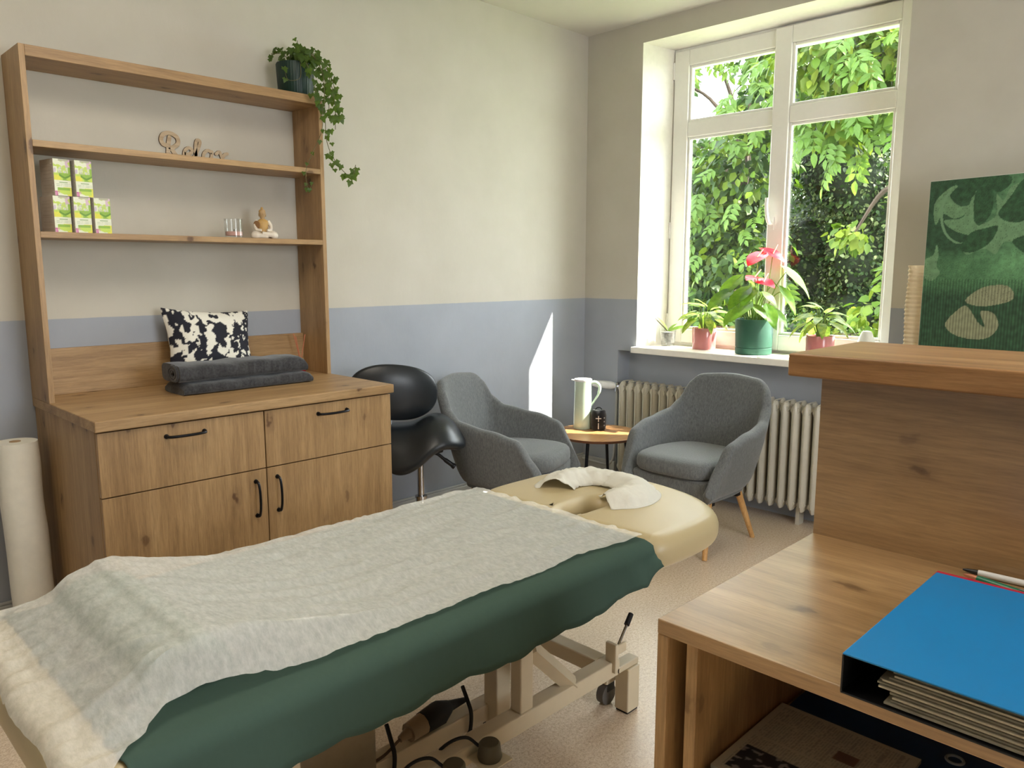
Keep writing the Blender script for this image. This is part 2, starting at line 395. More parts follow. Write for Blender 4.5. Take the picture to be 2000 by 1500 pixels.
# conduit-like heating pipe along the corner skirting
# ------------------------------------------------------------------ window
win = thing('window_1', None, None, (0.262, -1.177, 0.90)); struct(win)
XF = 0.262
fr = MB()
fr.box(XF + 0.012, -0.462, 0.90, XF + 0.083, -0.50, ZH); fr.box(XF + 0.012, -1.892, 0.90, XF + 0.083, -1.855, ZH)
fr.box(XF + 0.012, -1.855, ZH - 0.03, XF + 0.083, -0.50, ZH); fr.box(XF + 0.012, -1.855, 0.90, XF + 0.083, -0.50, 0.93)
fr.build('frame', M['upvc'], win, bevel=0.003)
def sash(y0, y1, wl, wr, x0, ztop=2.69):
    """y0 left edge (larger y), y1 right edge; wl, wr stile widths"""
    x1 = x0 + 0.07; zb, zt = 0.918, ztop
    gl, gr, gb, gt = y0 - wl, y1 + wr, 1.006, zt - 0.092
    tr0, tr1 = 2.178, 2.268
    s = MB()
    s.box(x0, y0, zb, x1, gl, zt); s.box(x0, gr, zb, x1, y1, zt); s.box(x0, gl, zb, x1, gr, gb); s.box(x0, gl, gt, x1, gr, zt)
    so = s.build('sash', M['upvc'], win, bevel=0.006, seg=3)
    b = MB(); b.box(x0 + 0.004, gl, tr0, x1, gr, tr1); b.build('transom_bar', M['upvc'], so, bevel=0.006, seg=3)
    for a0, a1 in ((gb, tr0), (tr1, gt)):
        bd = MB(); e = 0.016
        bd.box(x0 + 0.012, gl, a0, x0 + 0.03, gl - e, a1); bd.box(x0 + 0.012, gr, a0, x0 + 0.03, gr + e, a1)
        bd.box(x0 + 0.012, gl - e, a0, x0 + 0.03, gr + e, a0 + e); bd.box(x0 + 0.012, gl - e, a1 - e, x0 + 0.03, gr + e, a1)
        bd.build('glazing_bead', M['upvc'], so, bevel=0.004)
        g = MB(); g.box(x0 + 0.032, gl, a0, x0 + 0.036, gr, a1); g.build('pane', M['pane'], so)
    return so
sl = sash(-0.470, -1.152, 0.102, 0.022, XF)
sr = sash(-1.132, -1.888, 0.098, 0.096, XF - 0.022)
h = MB(); h.box(XF - 0.03, -1.150, 1.60, XF - 0.021, -1.176, 1.67)
h.tube(catmull([(XF - 0.03, -1.163, 1.635), (XF - 0.065, -1.163, 1.640), (XF - 0.075, -1.158, 1.67), (XF - 0.072, -1.15, 1.72), (XF - 0.066, -1.147, 1.775)], 5), 0.010, 8)
h.build('handle', M['upvc'], sr, smooth=True)
for z in (1.05, 1.62, 2.58):
    h = MB(); h.tube([(XF + 0.002, -0.466, z - 0.05), (XF + 0.002, -0.466, z + 0.05)], 0.008, 10); h.build('hinge', M['upvc'], sl, smooth=True)
m = MB(); m.box(-0.042, -0.405, 0.862, XF + 0.02, -1.93, 0.90)
m.build('sill', M['sill'], win, bevel=0.005)
m = MB(); m.box(0.345, -0.45, 0.86, 0.60, -2.0, 0.905); m.build('outer_sill', M['sill'], win, bevel=0.004)
# second, unseen window in the front wall
win2 = thing('window_2', None, None, (-2.3, RY - 0.1, 0.87)); struct(win2)
m = MB()
for x in (-3.0, -2.335, -1.67): m.box(x, RY - 0.12, 0.87, x + 0.07, RY - 0.06, 2.4)
m.box(-3.0, RY - 0.12, 0.87, -1.6, RY - 0.06, 0.94); m.box(-3.0, RY - 0.12, 2.33, -1.6, RY - 0.06, 2.4); m.build('frame', M['upvc'], win2)

# ------------------------------------------------------------------ overhead fill lamp, added out of view to brighten the room
cl = thing('unseen_fill_lamp', 'added flat white fill lamp, unseen above the middle of the room', 'lamp', (-3.25, -1.75, H))
MB().box(-3.95, -2.25, H - 0.045, -2.55, -1.25, H).build('housing', M['upvc'], cl, bevel=0.004)
fill_light = area('unseen_fill_light', (-3.25, -1.75, H - 0.05), (0, 0, -1), 1.35, 0.95, 17.0, (1.0, 0.90, 0.76))

# ------------------------------------------------------------------ radiator
rt = thing('radiator', 'cream ribbed column radiator standing in the niche under the window', 'radiator', (0.01, -1.0, 0.0))
def rad_section():
    b = MB(); z0, z1 = 0.085, 0.672; xa, xb = -0.062, 0.088; hw = 0.024
    # two flattened vertical columns joined by top and bottom hubs, thin raised front seam
    n = 10
    def col(xc, rx):
        prof = []
        for z, s in ((z0 + 0.0, 0.35), (z0 + 0.015, 0.75), (z0 + 0.05, 1.0), (z1 - 0.05, 1.0), (z1 - 0.015, 0.75), (z1, 0.3)): prof.append((z, s))
        vs = []
        for z, s in prof:
            for k in range(n):
                t = 2 * PI * k / n; vs.append((xc + rx * math.cos(t) * (0.5 + 0.5 * s), hw * math.sin(t) * s, z))
        fs = [(i * n + k, i * n + (k + 1) % n, (i + 1) * n + (k + 1) % n, (i + 1) * n + k) for i in range(len(prof) - 1) for k in range(n)]
        fs += [tuple(range(n))[::-1], tuple((len(prof) - 1) * n + k for k in range(n))]
        b.add(vs, fs)
    col(xa + 0.034, 0.034); col(xb - 0.034, 0.034)
    for z in (z0 + 0.04, z1 - 0.04):
        b.tube([(xa + 0.01, 0, z), (xb - 0.01, 0, z)], 0.024, 8)
        b.tube([(0.013, -0.031, z), (0.013, 0.031, z)], 0.020, 8)
    b.box(xa - 0.004, -0.0025, z0 + 0.03, xa + 0.006, 0.0025, z1 - 0.02)
    b.tube(catmull([(xa - 0.001, 0, z1 - 0.03), (xa + 0.012, 0, z1 - 0.006), (xa + 0.045, 0, z1 + 0.003), (xb - 0.02, 0, z1 + 0.001)], 4), 0.0035, 6)
    return b
first = rad_section().build('section', M['radiator'], rt, local=True, smooth=True)
first.location = (-0.0, 0.66, 0)
for i in range(1, 25):
    c = first.copy(); COL.objects.link(c); c.parent = rt; c.location = (0.0, 0.66 - 0.0602 * i, 0)
v = MB(); v.tube([(0.0, -0.33, 0.635), (0.0, -0.27, 0.635)], 0.013, 10); v.tube([(0.0, -0.275, 0.60), (0.0, -0.275, 0.66)], 0.016, 10)
vo = v.build('valve', M['chrome'], rt, smooth=True)
v = MB(); v.tube([(0.0, -0.268, 0.635), (-0.02, -0.24, 0.638), (-0.07, -0.165, 0.645)], [0.018, 0.026, 0.024], 14)
v.tube([(-0.07, -0.165, 0.645), (-0.084, -0.143, 0.647)], [0.022, 0.018], 14); v.build('thermostat_knob', M['white_plastic'], vo, smooth=True)
v = MB(); v.tube(catmull([(-0.0, -0.275, 0.60), (-0.0, -0.272, 0.4), (-0.01, -0.266, 0.17), (-0.02, -0.22, 0.115), (-0.025, -0.12, 0.115), (-0.025, -0.02, 0.12)], 5), 0.009, 8)
v.build('pipe', M['grey_paint'], rt, smooth=True)
for y in (-0.5, -1.5):
    v = MB(); v.box(0.0, y, 0.0, 0.06, y - 0.02, 0.10); v.build('bracket', M['radiator'], rt)

# ================================================================== WALL UNIT: cabinet, counter top, open shelf
XL, XR, YF, ZC = -3.218, -2.075, -0.695, 0.908
cab = thing('cabinet', 'oak sideboard with two drawers over two doors and black bow handles', 'cabinet', (-2.65, -0.35, 0.0))
m = MB(); t = 0.019; zb, zt = 0.09, 0.872; yf = YF + 0.03
m.box(XL + 0.006, yf, 0.0, XL + 0.006 + t, -0.002, zt); m.box(XR - 0.012 - t, yf, 0.0, XR - 0.012, -0.002, zt)
m.box(XL + 0.025, yf + 0.02, zb, XR - 0.031, -0.002, zb + t); m.box(XL + 0.025, -0.012, zb, XR - 0.031, -0.002, zt)
m.box(XL + 0.025, yf + 0.02, zt - t, XR - 0.031, -0.02, zt); m.box(XL + 0.025, yf + 0.05, 0.0, XR - 0.031, yf + 0.066, zb)
m.box(-2.65 - t / 2, yf + 0.02, zb, -2.65 + t / 2, -0.012, zt)
m.build('body', M['oak_z'], cab, bevel=0.0015)
def handle(parent, p, axis):
    b = MB(); L = 0.064
    pts = []
    for s, d in ((-1, 0.004), (-0.99, 0.014), (-0.9, 0.022), (-0.5, 0.029), (0, 0.031), (0.5, 0.029), (0.9, 0.022), (0.99, 0.014), (1, 0.004)):
        pts.append((p[0] + (s * L if axis == 'x' else 0), p[1] - d, p[2] + (s * L if axis == 'z' else 0)))
    b.tube(catmull(pts, 3), 0.0048, 8)
    for s in (-1, 1):
        e = (p[0] + (s * L if axis == 'x' else 0), p[1], p[2] + (s * L if axis == 'z' else 0))
        b.tube([(e[0], e[1] + 0.0, e[2]), (e[0], e[1] - 0.007, e[2])], [0.0085, 0.007], 12)
    return b.build('handle', M['black_metal'], parent, smooth=True)
G = 0.002
yd0, yd1 = yf - 0.0015, yf - 0.0205
for (x0, x1, z0, z1, nm, hp, ax) in (
        (XL + 0.007, -2.65 - G, 0.657 + G, 0.868, 'drawer', (-2.936, 0.828), 'x'), (-2.65 + G, XR - 0.013, 0.657 + G, 0.868, 'drawer', (-2.364, 0.829), 'x'),
        (XL + 0.007, -2.65 - G, zb, 0.657 - G, 'door', (-2.694, 0.550), 'z'), (-2.65 + G, XR - 0.013, zb, 0.657 - G, 'door', (-2.609, 0.553), 'z')):
    b = MB(); b.box(x0, yd0, z0, x1, yd1, z1); d = b.build(nm, M['oak_z'], cab, bevel=0.0012)
    handle(d, (hp[0], yd1, hp[1]), ax)
top = MB().box(XL, YF, 0.873, XR, 0.0, ZC).build('counter_top', M['oak_x'], bevel=0.003)
tag(top, 'thick oak counter top over the drawers, carrying cushion and folded towels', 'counter top')
sh = thing('shelf_unit', 'tall open oak shelf unit standing on the counter with three boards', 'shelf', (-2.65, -0.11, ZC))
D = -0.221
MB().box(XL, D, ZC, XL + 0.0185, -0.001, 2.117).build('side_panel', M['oak_z'], sh, bevel=0.0012)
MB().box(XR - 0.0185, D, ZC, XR, -0.001, 2.117).build('side_panel', M['oak_z'], sh, bevel=0.0012)
for z1, tk in ((2.117, 0.036), (1.811, 0.022), (1.506, 0.021)):
    MB().box(XL + 0.0187, D + 0.0005, z1 - tk, XR - 0.0187, -0.001, z1).build('shelf_board', M['oak_x'], sh, bevel=0.0012)
MB().box(XL + 0.0187, -0.020, ZC, XR - 0.0187, -0.001, 1.083).build('back_panel', M['oak_x'], sh, bevel=0.0012)

# ------------------------------------------------------------------ cushion, towels, diffuser
def brush(u, v):
    x, y = u * 9.0, v * 9.0
    a = nz(x * 1.15 + 0.9 * nz(x * 1.6, y * 1.6, 3.0) + 3.1, y * 0.72 + 1.0 * nz(x * 1.3 + 7, y * 1.3, 5.0), 1.3)
    b = 0.20 * nz(x * 9, y * 3.0, 8.0) + 0.10 * nz(x * 24, y * 24, 2.0)
    s = a + b * 0.7
    return (0.012, 0.012, 0.02) if s > -0.015 else (0.80, 0.77, 0.67)
cus = MB(); N = 84; CW, CHh = 0.375, 0.315
def cushion_pt(a, b, side):
    u, v = a * 2 - 1, b * 2 - 1
    puff = ((1 - abs(u) ** 2.6) * (1 - abs(v) ** 2.6)) ** 0.55 * 0.062
    px = u * CW / 2 * (1 - 0.10 * (1 - v * v) ** 2 * abs(u)); pz = v * CHh / 2 * (1 - 0.09 * (1 - u * u))
    return px, side * puff + 0.004 * nz(u * 3, v * 3, side), pz
for side in (-1, 1):
    cus.grid((lambda a, b, s=side: cushion_pt(a, b, s)) if side == -1 else (lambda a, b, s=side: cushion_pt(1 - a, b, s)), N, N)
pm_c = print_mat('cushion_print', 0.9, 0.3)
co = cus.build('cushion', pm_c, smooth=False)
at = co.data.color_attributes.new('print', 'FLOAT_COLOR', 'POINT'); arr = np.ones((len(co.data.vertices), 4), np.float32)
for i, vv in enumerate(co.data.vertices): arr[i, :3] = brush(vv.co.x / CW * 1.3 + (3 if vv.co.y > 0.001 else 0), vv.co.z / CHh)
at.data.foreach_set('color', arr.ravel()); co.data.polygons.foreach_set('use_smooth', [True] * len(co.data.polygons))
co.location = (-2.578, -0.108, 1.062); co.rotation_euler = (rad(-17), rad(4), rad(2))
tag(co, 'square cushion with black and cream brushstroke print propped on the counter', 'cushion')

def towel(name, label, x0, x1, y0, y1, z0, hgt, curl, seed):
    """folded towel: rolled fold at the left end, soft rounded slab"""
    b = MB(); nu, nv = 46, 36
    def f(a, c):
        t = 2 * PI * c
        x = x0 + (x1 - x0) * a
        ex = 4.0
        cy = math.copysign(abs(math.cos(t)) ** (2 / ex), math.cos(t)); cz = math.copysign(abs(math.sin(t)) ** (2 / ex), math.sin(t))
        end = min(1.0, (min(a, 1 - a) / 0.05)) ** 0.5 if curl == 0 else (min(1.0, (1 - a) / 0.06)) ** 0.5
        end = 0.55 + 0.45 * end
        y = (y0 + y1) / 2 + cy * abs(y1 - y0) / 2 * (0.97 + 0.03 * end)
        hh = hgt * end * (1 + 0.10 * nz(x * 6, y * 6, seed) + 0.05 * nz(x * 17, y * 17, seed))
        z = z0 + hh / 2 + cz * hh / 2
        if cz > 0: z += 0.006 * nz(x * 14, y * 9, seed + 4)
        y += 0.007 * nz(x * 9, z * 9, seed + 9)
        return (x, y, max(z, z0))
    b.grid(f, nu, nv)
    for a in (0, 1):
        ring = [f(a, k / nv) for k in range(nv)]; c = Vector((0, 0, 0))
        for p in ring: c += Vector(p) / nv
        b.add(ring + [tuple(c)], [((k, (k + 1) % nv, nv) if a == 1 else ((k + 1) % nv, k, nv)) for k in range(nv)])
    o = b.build(name, M['plush'], smooth=True, weld=True)
    return tag(o, label, 'towel', 'folded charcoal towels on the counter')
tl = towel('towel', 'lower charcoal plush towel folded flat on the oak counter', -2.815, -2.272, -0.400, -0.215, ZC, 0.046, 0, 2.0)
tu = towel('towel', 'upper charcoal plush towel with rolled end lying on the lower towel', -2.825, -2.290, -0.392, -0.220, ZC + 0.047, 0.066, 1, 5.0)
s = MB()
pts = []
for k in range(40):
    a = k / 39 * 2.3 * 2 * PI; r = 0.040 * (1 - 0.72 * k / 39); pts.append((-2.8255 - 0.003, -0.345 + r * math.cos(a) * 1.1, ZC + 0.080 + r * math.sin(a) * 0.8))
s.tube(pts, 0.0075, 6); s.build('rolled_fold', M['plush'], tu, smooth=True)
df = thing('reed_diffuser', 'small red reed diffuser with sticks in the counter corner', 'diffuser', (-2.142, -0.075, ZC))
b = MB(); b.lathe([(0.017, 0), (0.021, 0.004), (0.021, 0.030), (0.010, 0.040), (0.009, 0.052)], 16, (-2.142, -0.075, ZC)); b.build('bottle', plain('red_liquid', (150, 24, 30), 0.1, spec=0.6), df, smooth=True)
for k, (dx, dy) in enumerate(((-0.030, 0.004), (0.026, 0.0), (-0.024, -0.004))):
    b = MB(); b.tube([(-2.142 - dx * 0.3, -0.075, ZC + 0.008), (-2.142 + dx, -0.075 + dy, ZC + 0.178 - 0.006 * k)], 0.0019, 6); b.build('reed', plain('reed_stick', (206, 128, 96), 0.7), df)

# ------------------------------------------------------------------ shelf things
ZB3 = 1.506
def box_front(u, v):
    g = nz(u * 4 + 1.5, v * 6, 4.0); wv = 0.10 * math.sin(u * 6 + 0.8)
    white, lime, green, dk, pink, yel = (0.80, 0.83, 0.66), (0.56, 0.72, 0.13), (0.30, 0.50, 0.08), (0.16, 0.33, 0.05), (0.66, 0.30, 0.46), (0.76, 0.74, 0.10)
    if v < 0.24:
        c = yel if u > 0.75 - v else white
        if 0.16 < u < 0.92 and 0.06 + wv * 0.3 < v < 0.22: c = green if v > 0.15 else lime
        if u < 0.16 and v < 0.12: c = (0.55, 0.08, 0.30)
        if u < 0.26 and v < 0.2 and g > 0.1: c = pink
    elif v < 0.42:
        c = white
        if 0.30 < v < 0.315 or 0.265 < v < 0.275: c = (0.45, 0.52, 0.36) if 0.1 < u < 0.95 and nz(u * 60, v * 3) > -0.2 else white
        if 0.355 < v < 0.385 and 0.28 < u < 0.80: c = (0.36, 0.48, 0.26)
    elif v < 0.62:
        c = lime if v < 0.56 + wv else green
        if u < 0.4 and v < 0.56: c = yel
        if u > 0.5 and v < 0.50 + 0.08 * math.sin(u * 5): c = green
        if 0.52 + wv * 0.5 < v < 0.575 + wv * 0.5 and u > 0.3: c = dk
    elif v < 0.80:
        c = (0.70, 0.76, 0.50) if g > -0.15 else lime
        if u < 0.22: c = (0.62, 0.55, 0.62) if g > -0.05 else white
        if 0.25 < u < 0.85 and nz(u * 22, v * 26, 1.0) > 0.22: c = (0.48, 0.46, 0.56)
        if u > 0.85: c = green
    else:
        c = white if g > 0.05 else lime
        if u > 0.72 and g > -0.25: c = (0.68, 0.50, 0.60)
        if v > 0.95 and 0.3 < u < 0.9: c = (0.50, 0.50, 0.36)
    return c
pm_box = print_mat('box_print', 0.4)
card = plain('grey_card_side', (222, 217, 208), 0.6); card_top = plain('card_lid', (206, 206, 186), 0.6)
BW, BD, BH = 0.057, 0.10, 0.127
boxes = [(-3.152, ZB3, 'a'), (-3.083, ZB3, 'b'), (-3.018, ZB3, 'c'), (-3.143, ZB3 + BH, 'd'), (-3.072, ZB3 + BH, 'e')]
labs = ['green tea carton, bottom row, leftmost against the shelf side', 'green tea carton in the middle of the bottom row', 'green tea carton, bottom row, rightmost of the three', 'green tea carton, top row, the left one', 'green tea carton, top row, the right one']
labs = [l.replace('tea ', 'and lilac printed ') for l in labs]
lines = []
for k, ((bx, bz, _), lb) in enumerate(zip(boxes, labs)):
    o = thing('carton', lb, 'box', (bx, -0.14, bz), rad((9, 4, 6, 9, 6)[k]), 'printed cartons on the lowest shelf board')
    b = MB(); b.box(0, -BD / 2, 0, BW, BD / 2, BH - 0.001)
    b.build('body', card, o, local=True, bevel=0.0008)
    painted('front_print', (0.0005, -BD / 2 - 0.0006, 0.0005), (1, 0, 0), (0, 0, 1), BW - 0.001, BH - 0.002, 40, 70, box_front, o, pm_box, local=True)
    q = MB()
    for j, zz in enumerate((0.012, 0.025, 0.036, 0.052, 0.060, 0.074, 0.086, 0.098, 0.108)): q.box(-0.0007, -BD / 2 + 0.010, zz, 0.0001, BD / 2 - 0.012 - 0.006 * (j % 3), zz + 0.0025)
    q.build('side_print', plain('side_print_ink', (214, 208, 198), 0.6), o, local=True)
cg = thing('candle_glass', 'small clear glass holding a low pink candle on the shelf', 'candle', (-2.47, -0.15, ZB3))
b = MB(); b.lathe([(0.034, 0.0), (0.036, 0.002), (0.0375, 0.075), (0.0385, 0.078), (0.036, 0.078), (0.0345, 0.010), (0.0, 0.009)], 28, (-2.47, -0.15, ZB3), close=False); b.build('glass', M['clear'], cg, smooth=True)
b = MB(); b.lathe([(0.0, 0.0095), (0.0335, 0.0095), (0.0338, 0.026), (0.0, 0.025)], 24, (-2.47, -0.15, ZB3), close=False); wx = b.build('wax', plain('pink_wax', (206, 160, 148), 0.5), cg, smooth=True)
b = MB(); b.tube([(-2.47, -0.15, ZB3 + 0.025), (-2.468, -0.15, ZB3 + 0.036)], 0.0012, 6); b.build('wick', M['black_rubber'], wx)

bd = thing('seated_figurine', 'seated white and gold meditating figurine on the lowest shelf board', 'figurine', (-2.335, -0.14, ZB3), rad(-14)); bd.scale = (0.86, 0.86, 0.98)
cream = plain('figurine_white', (222, 212, 196), 0.6, var=0.08); gold = plain('figurine_gold', (186, 148, 84), 0.5, var=0.12); tan = plain('figurine_tan', (176, 146, 104), 0.6, var=0.1)
b = MB()
b.tube(catmull([(-0.010, -0.005, 0.016), (-0.040, -0.014, 0.017), (-0.050, -0.026, 0.013), (-0.022, -0.036, 0.012), (0.014, -0.036, 0.010)], 6), [0.017] * 9 + [0.015] * 8 + [0.011] * 8, 10)
b.tube(catmull([(0.010, -0.005, 0.016), (0.040, -0.014, 0.019), (0.052, -0.026, 0.015), (0.024, -0.038, 0.017), (-0.012, -0.036, 0.020)], 6), [0.018] * 9 + [0.016] * 8 + [0.011] * 8, 10)
b.ball((0, 0.002, 0.016), (0.036, 0.024, 0.016)); b.build('crossed_legs', cream, bd, local=True, smooth=True)
b = MB(); b.lathe([(0.027, 0.024), (0.030, 0.034), (0.026, 0.052), (0.029, 0.068), (0.026, 0.078), (0.012, 0.086)], 18, sy=0.7); b.build('torso', gold, bd, local=True, smooth=True)
for sg in (-1, 1):
    b = MB(); b.tube(catmull([(sg * 0.026, 0, 0.077), (sg * 0.038, -0.003, 0.058), (sg * 0.034, -0.016, 0.040), (sg * 0.014, -0.030, 0.036)], 5), [0.009] * 6 + [0.008] * 5 + [0.006] * 5, 8); b.build('arm', cream, bd, local=True, smooth=True)
b = MB(); b.lathe([(0.010, 0.080), (0.009, 0.088), (0.013, 0.094), (0.0165, 0.104), (0.0165, 0.114), (0.012, 0.124), (0.004, 0.128)], 16, sy=1.05)
b.ball((0, -0.017, 0.106), (0.0028, 0.004, 0.005), 8, 6)
for sg in (-1, 1): b.ball((sg * 0.0168, 0, 0.103), (0.002, 0.004, 0.008), 8, 6)
hd = b.build('head', tan, bd, local=True, smooth=True)
b = MB(); b.ball((0, 0.002, 0.118), (0.0165, 0.0165, 0.010), 14, 8); b.ball((0, 0.002, 0.130), (0.007, 0.007, 0.007), 10, 6); b.build('hair_bun', gold, hd, local=True, smooth=True)
b = MB(); b.tube([(-0.030, -0.012, 0.060), (-0.034, -0.016, 0.060)], 0.017, 18); b.build('alms_bowl', plain('figurine_brown', (142, 104, 66), 0.6), bd, local=True, smooth=True)

# ------------------------------------------------------------------ Relax lettering
rl = thing('word_sign', 'cut-out pale wooden word Relax standing on the middle shelf board', 'sign', (-2.60, -0.13, 1.811))
rw = wood('pale_rough_wood', 'x', (150, 126, 96), (186, 164, 134), (204, 186, 158), knots=False, rough=0.8)
dkw = plain('burnt_edge', (92, 72, 46), 0.8)
def letter(strokes, width, name='letter'):
    b = MB()
    for si, st in enumerate(strokes):
        T = 0.016 - 0.0012 * si
        pts = catmull([(x, 0, z) for x, z in st], 7); n = len(pts)
        L, Rr = [], []
        for i, p in enumerate(pts):
            d = (pts[min(i + 1, n - 1)] - pts[max(i - 1, 0)]).normalized(); nn = Vector((-d.z, 0, d.x)); wd = width / 2
            L.append(p + nn * wd); Rr.append(p - nn * wd)
        vs = [(q.x, -T / 2, q.z) for q in L] + [(q.x, -T / 2, q.z) for q in Rr] + [(q.x, T / 2, q.z) for q in L] + [(q.x, T / 2, q.z) for q in Rr]
        fs = []
        for i in range(n - 1):
            fs += [(i, i + 1, n + i + 1, n + i), (2 * n + i, 3 * n + i, 3 * n + i + 1, 2 * n + i + 1), (i, 2 * n + i, 2 * n + i + 1, i + 1), (n + i, n + i + 1, 3 * n + i + 1, 3 * n + i)]
        fs += [(0, n, 3 * n, 2 * n), (n - 1, 3 * n - 1, 4 * n - 1, 2 * n - 1)]
        b.add(vs, fs)
        for ei, e in enumerate((pts[0], pts[-1])): b.tube([(e.x, -T / 2 + 0.0003 + 0.0003 * ei, e.z), (e.x, T / 2 - 0.0003 - 0.0003 * ei, e.z)], width / 2 * 0.99, 12)
    o = b.build(name, [rw, dkw], rl)
    for p in o.data.polygons: p.material_index = 0 if abs(p.normal.y) > 0.9 else 1
    return o
def place(st, x0, s): return [[(x0 + x * s, 1.811 + 0.004 + z * s) for x, z in k] for k in st]
x0 = -2.690
letter(place([[(0.33, 0.62), (0.12, 0.66), (0.03, 0.85), (0.14, 1.08), (0.42, 1.16), (0.72, 1.02), (0.76, 0.76), (0.56, 0.58), (0.40, 0.55)], [(0.40, 0.98), (0.34, 0.70), (0.28, 0.06)], [(0.45, 0.54), (0.60, 0.30), (0.80, 0.06), (0.94, 0.10)]], x0, 0.092), 0.0165)
letter(place([[(0.06, 0.34), (0.30, 0.36), (0.42, 0.52), (0.26, 0.62), (0.08, 0.46), (0.06, 0.18), (0.24, 0.06), (0.50, 0.20)]], x0 + 0.088, 0.092), 0.0132)
letter(place([[(0.00, 0.16), (0.20, 0.52), (0.34, 0.92), (0.22, 1.00), (0.14, 0.80), (0.12, 0.30), (0.22, 0.07), (0.42, 0.22)]], x0 + 0.130, 0.092), 0.0132)
letter(place([[(0.46, 0.50), (0.28, 0.60), (0.08, 0.44), (0.06, 0.18), (0.20, 0.07), (0.40, 0.26), (0.46, 0.50)], [(0.46, 0.56), (0.44, 0.22), (0.56, 0.07), (0.70, 0.20)]], x0 + 0.168, 0.092), 0.0132)
letter(place([[(0.02, 0.48), (0.18, 0.58), (0.28, 0.36), (0.38, 0.10), (0.56, 0.16)], [(0.56, 0.54), (0.40, 0.46), (0.24, 0.18), (0.06, 0.08)]], x0 + 0.226, 0.092), 0.0132)

# ================================================================== TREATMENT TABLE
BX0, BX1, BY0, BY1, BZ = -3.705, -2.212, -2.082, -1.305, 0.612
bed = thing('treatment_table', 'cream treatment table with rounded head section on a metal lift base', 'treatment table', (-2.7, -1.71, 0.0))
def rrect(x0, x1, y0, y1, r, n=8):
    out = []
    for cx, cy, a0 in ((x1 - r, y1 - r, 0), (x0 + r, y1 - r, 90), (x0 + r, y0 + r, 180), (x1 - r, y0 + r, 270)):
        for k in range(n + 1): a = rad(a0 + 90 * k / n); out.append((cx + r * math.cos(a), cy + r * math.sin(a)))
    return out
curve_solid('mattress', [rrect(BX0, BX1, BY0, BY1, 0.05)], BZ - 0.10, 0.10, 0.04, M['cream_vinyl'], bed)
# head section: two lobes either side of the breathing slot, rounded towards the corner
def head_outline():
    yc = -1.705; hw = 0.385; pts = []
    out = [(-2.200, yc - 0.040), (-2.200, yc - 0.30), (-2.185, yc - 0.36), (-2.12, yc - hw), (-1.97, yc - hw - 0.005), (-1.86, yc - 0.375), (-1.765, yc - 0.315), (-1.69, yc - 0.20), (-1.655, yc - 0.06), (-1.650, yc + 0.06),
           (-1.675, yc + 0.20), (-1.74, yc + 0.31), (-1.84, yc + 0.375), (-1.97, yc + hw), (-2.12, yc + hw), (-2.185, yc + 0.36), (-2.200, yc + 0.30), (-2.200, yc + 0.040),
           (-2.12, yc + 0.030), (-2.04, yc + 0.030), (-1.995, yc + 0.024), (-1.975, yc), (-1.995, yc - 0.024), (-2.04, yc - 0.030), (-2.12, yc - 0.030)]
    P = [Vector((x, y, 0)) for x, y in out]; n = len(P)
    for i in range(n):
        a, b, c, d = P[i - 1], P[i], P[(i + 1) % n], P[(i + 2) % n]
        for k in range(4):
            t = k / 4; q = 0.5 * ((2 * b) + (c - a) * t + (2 * a - 5 * b + 4 * c - d) * t * t + (3 * b - a - 3 * c + d) * t ** 3); pts.append((q.x, q.y))
    return pts
# a domed pad: successive inset layers of the outline
def domed_pad(name, outline, zs, ins, mat, parent):
    n = len(outline); P = [Vector((x, y, 0)) for x, y in outline]
    area2 = sum(P[i].x * P[(i + 1) % n].y - P[(i + 1) % n].x * P[i].y for i in range(n)); sg = 1 if area2 > 0 else -1
    nrm = []
    for i in range(n):
        d = (P[(i + 1) % n] - P[i - 1]).normalized(); nrm.append(Vector((-d.y, d.x, 0)) * sg)
    cxy = sum(P, Vector((0, 0, 0))) / n; b = MB(); vs = []
    for z, s in zip(zs, ins): vs += [(P[i].x + nrm[i].x * s, P[i].y + nrm[i].y * s, z) for i in range(n)] if s < 0.03 else [(cxy.x + (P[i].x - cxy.x) * (1 - s * 3.6), cxy.y + (P[i].y - cxy.y) * (1 - s * 3.6), z) for i in range(n)]
    L = len(zs)
    fs = [(j * n + i, j * n + (i + 1) % n, (j + 1) * n + (i + 1) % n, (j + 1) * n + i) for j in range(L - 1) for i in range(n)]
    fs += [tuple(range(n))[::-1], tuple((L - 1) * n + i for i in range(n))]
    b.add(vs, fs); return b.build(name, mat, parent, smooth=True)
hz = 0.612
curve_solid('head_cushion', [head_outline()], 0.506, 0.108, 0.050, M['cream_vinyl'], bed, 8)
CM = M['cream_metal']
def bx(name, x0, y0, z0, x1, y1, z1, mat=CM, par=bed, bev=0.004): return MB().box(x0, y0, z0, x1, y1, z1).build(name, mat, par, bevel=bev)
bx('mattress_board', -3.6, -2.03, 0.492, -2.25, -1.40, 0.512, M['oak_plain_x']); bx('head_board', -2.19, -1.99, 0.485, -1.85, -1.42, 0.506, M['black_plastic'])
bx('upper_rail', -3.55, -1.96, 0.44, -1.95, -1.92, 0.492); bx('upper_rail', -3.55, -1.50, 0.44, -1.95, -1.46, 0.492)
bx('base_rail', -3.45, -1.945, 0.150, -2.172, -1.897, 0.202); bx('base_rail', -3.45, -1.51, 0.150, -2.172, -1.462, 0.202)
bx('cross_beam', -2.232, -1.897, 0.152, -2.178, -1.51, 0.200); bx('cross_beam', -3.44, -1.897, 0.152, -3.386, -1.51, 0.200)
bx('centre_beam', -3.40, -1.762, 0.085, -2.46, -1.712, 0.138)
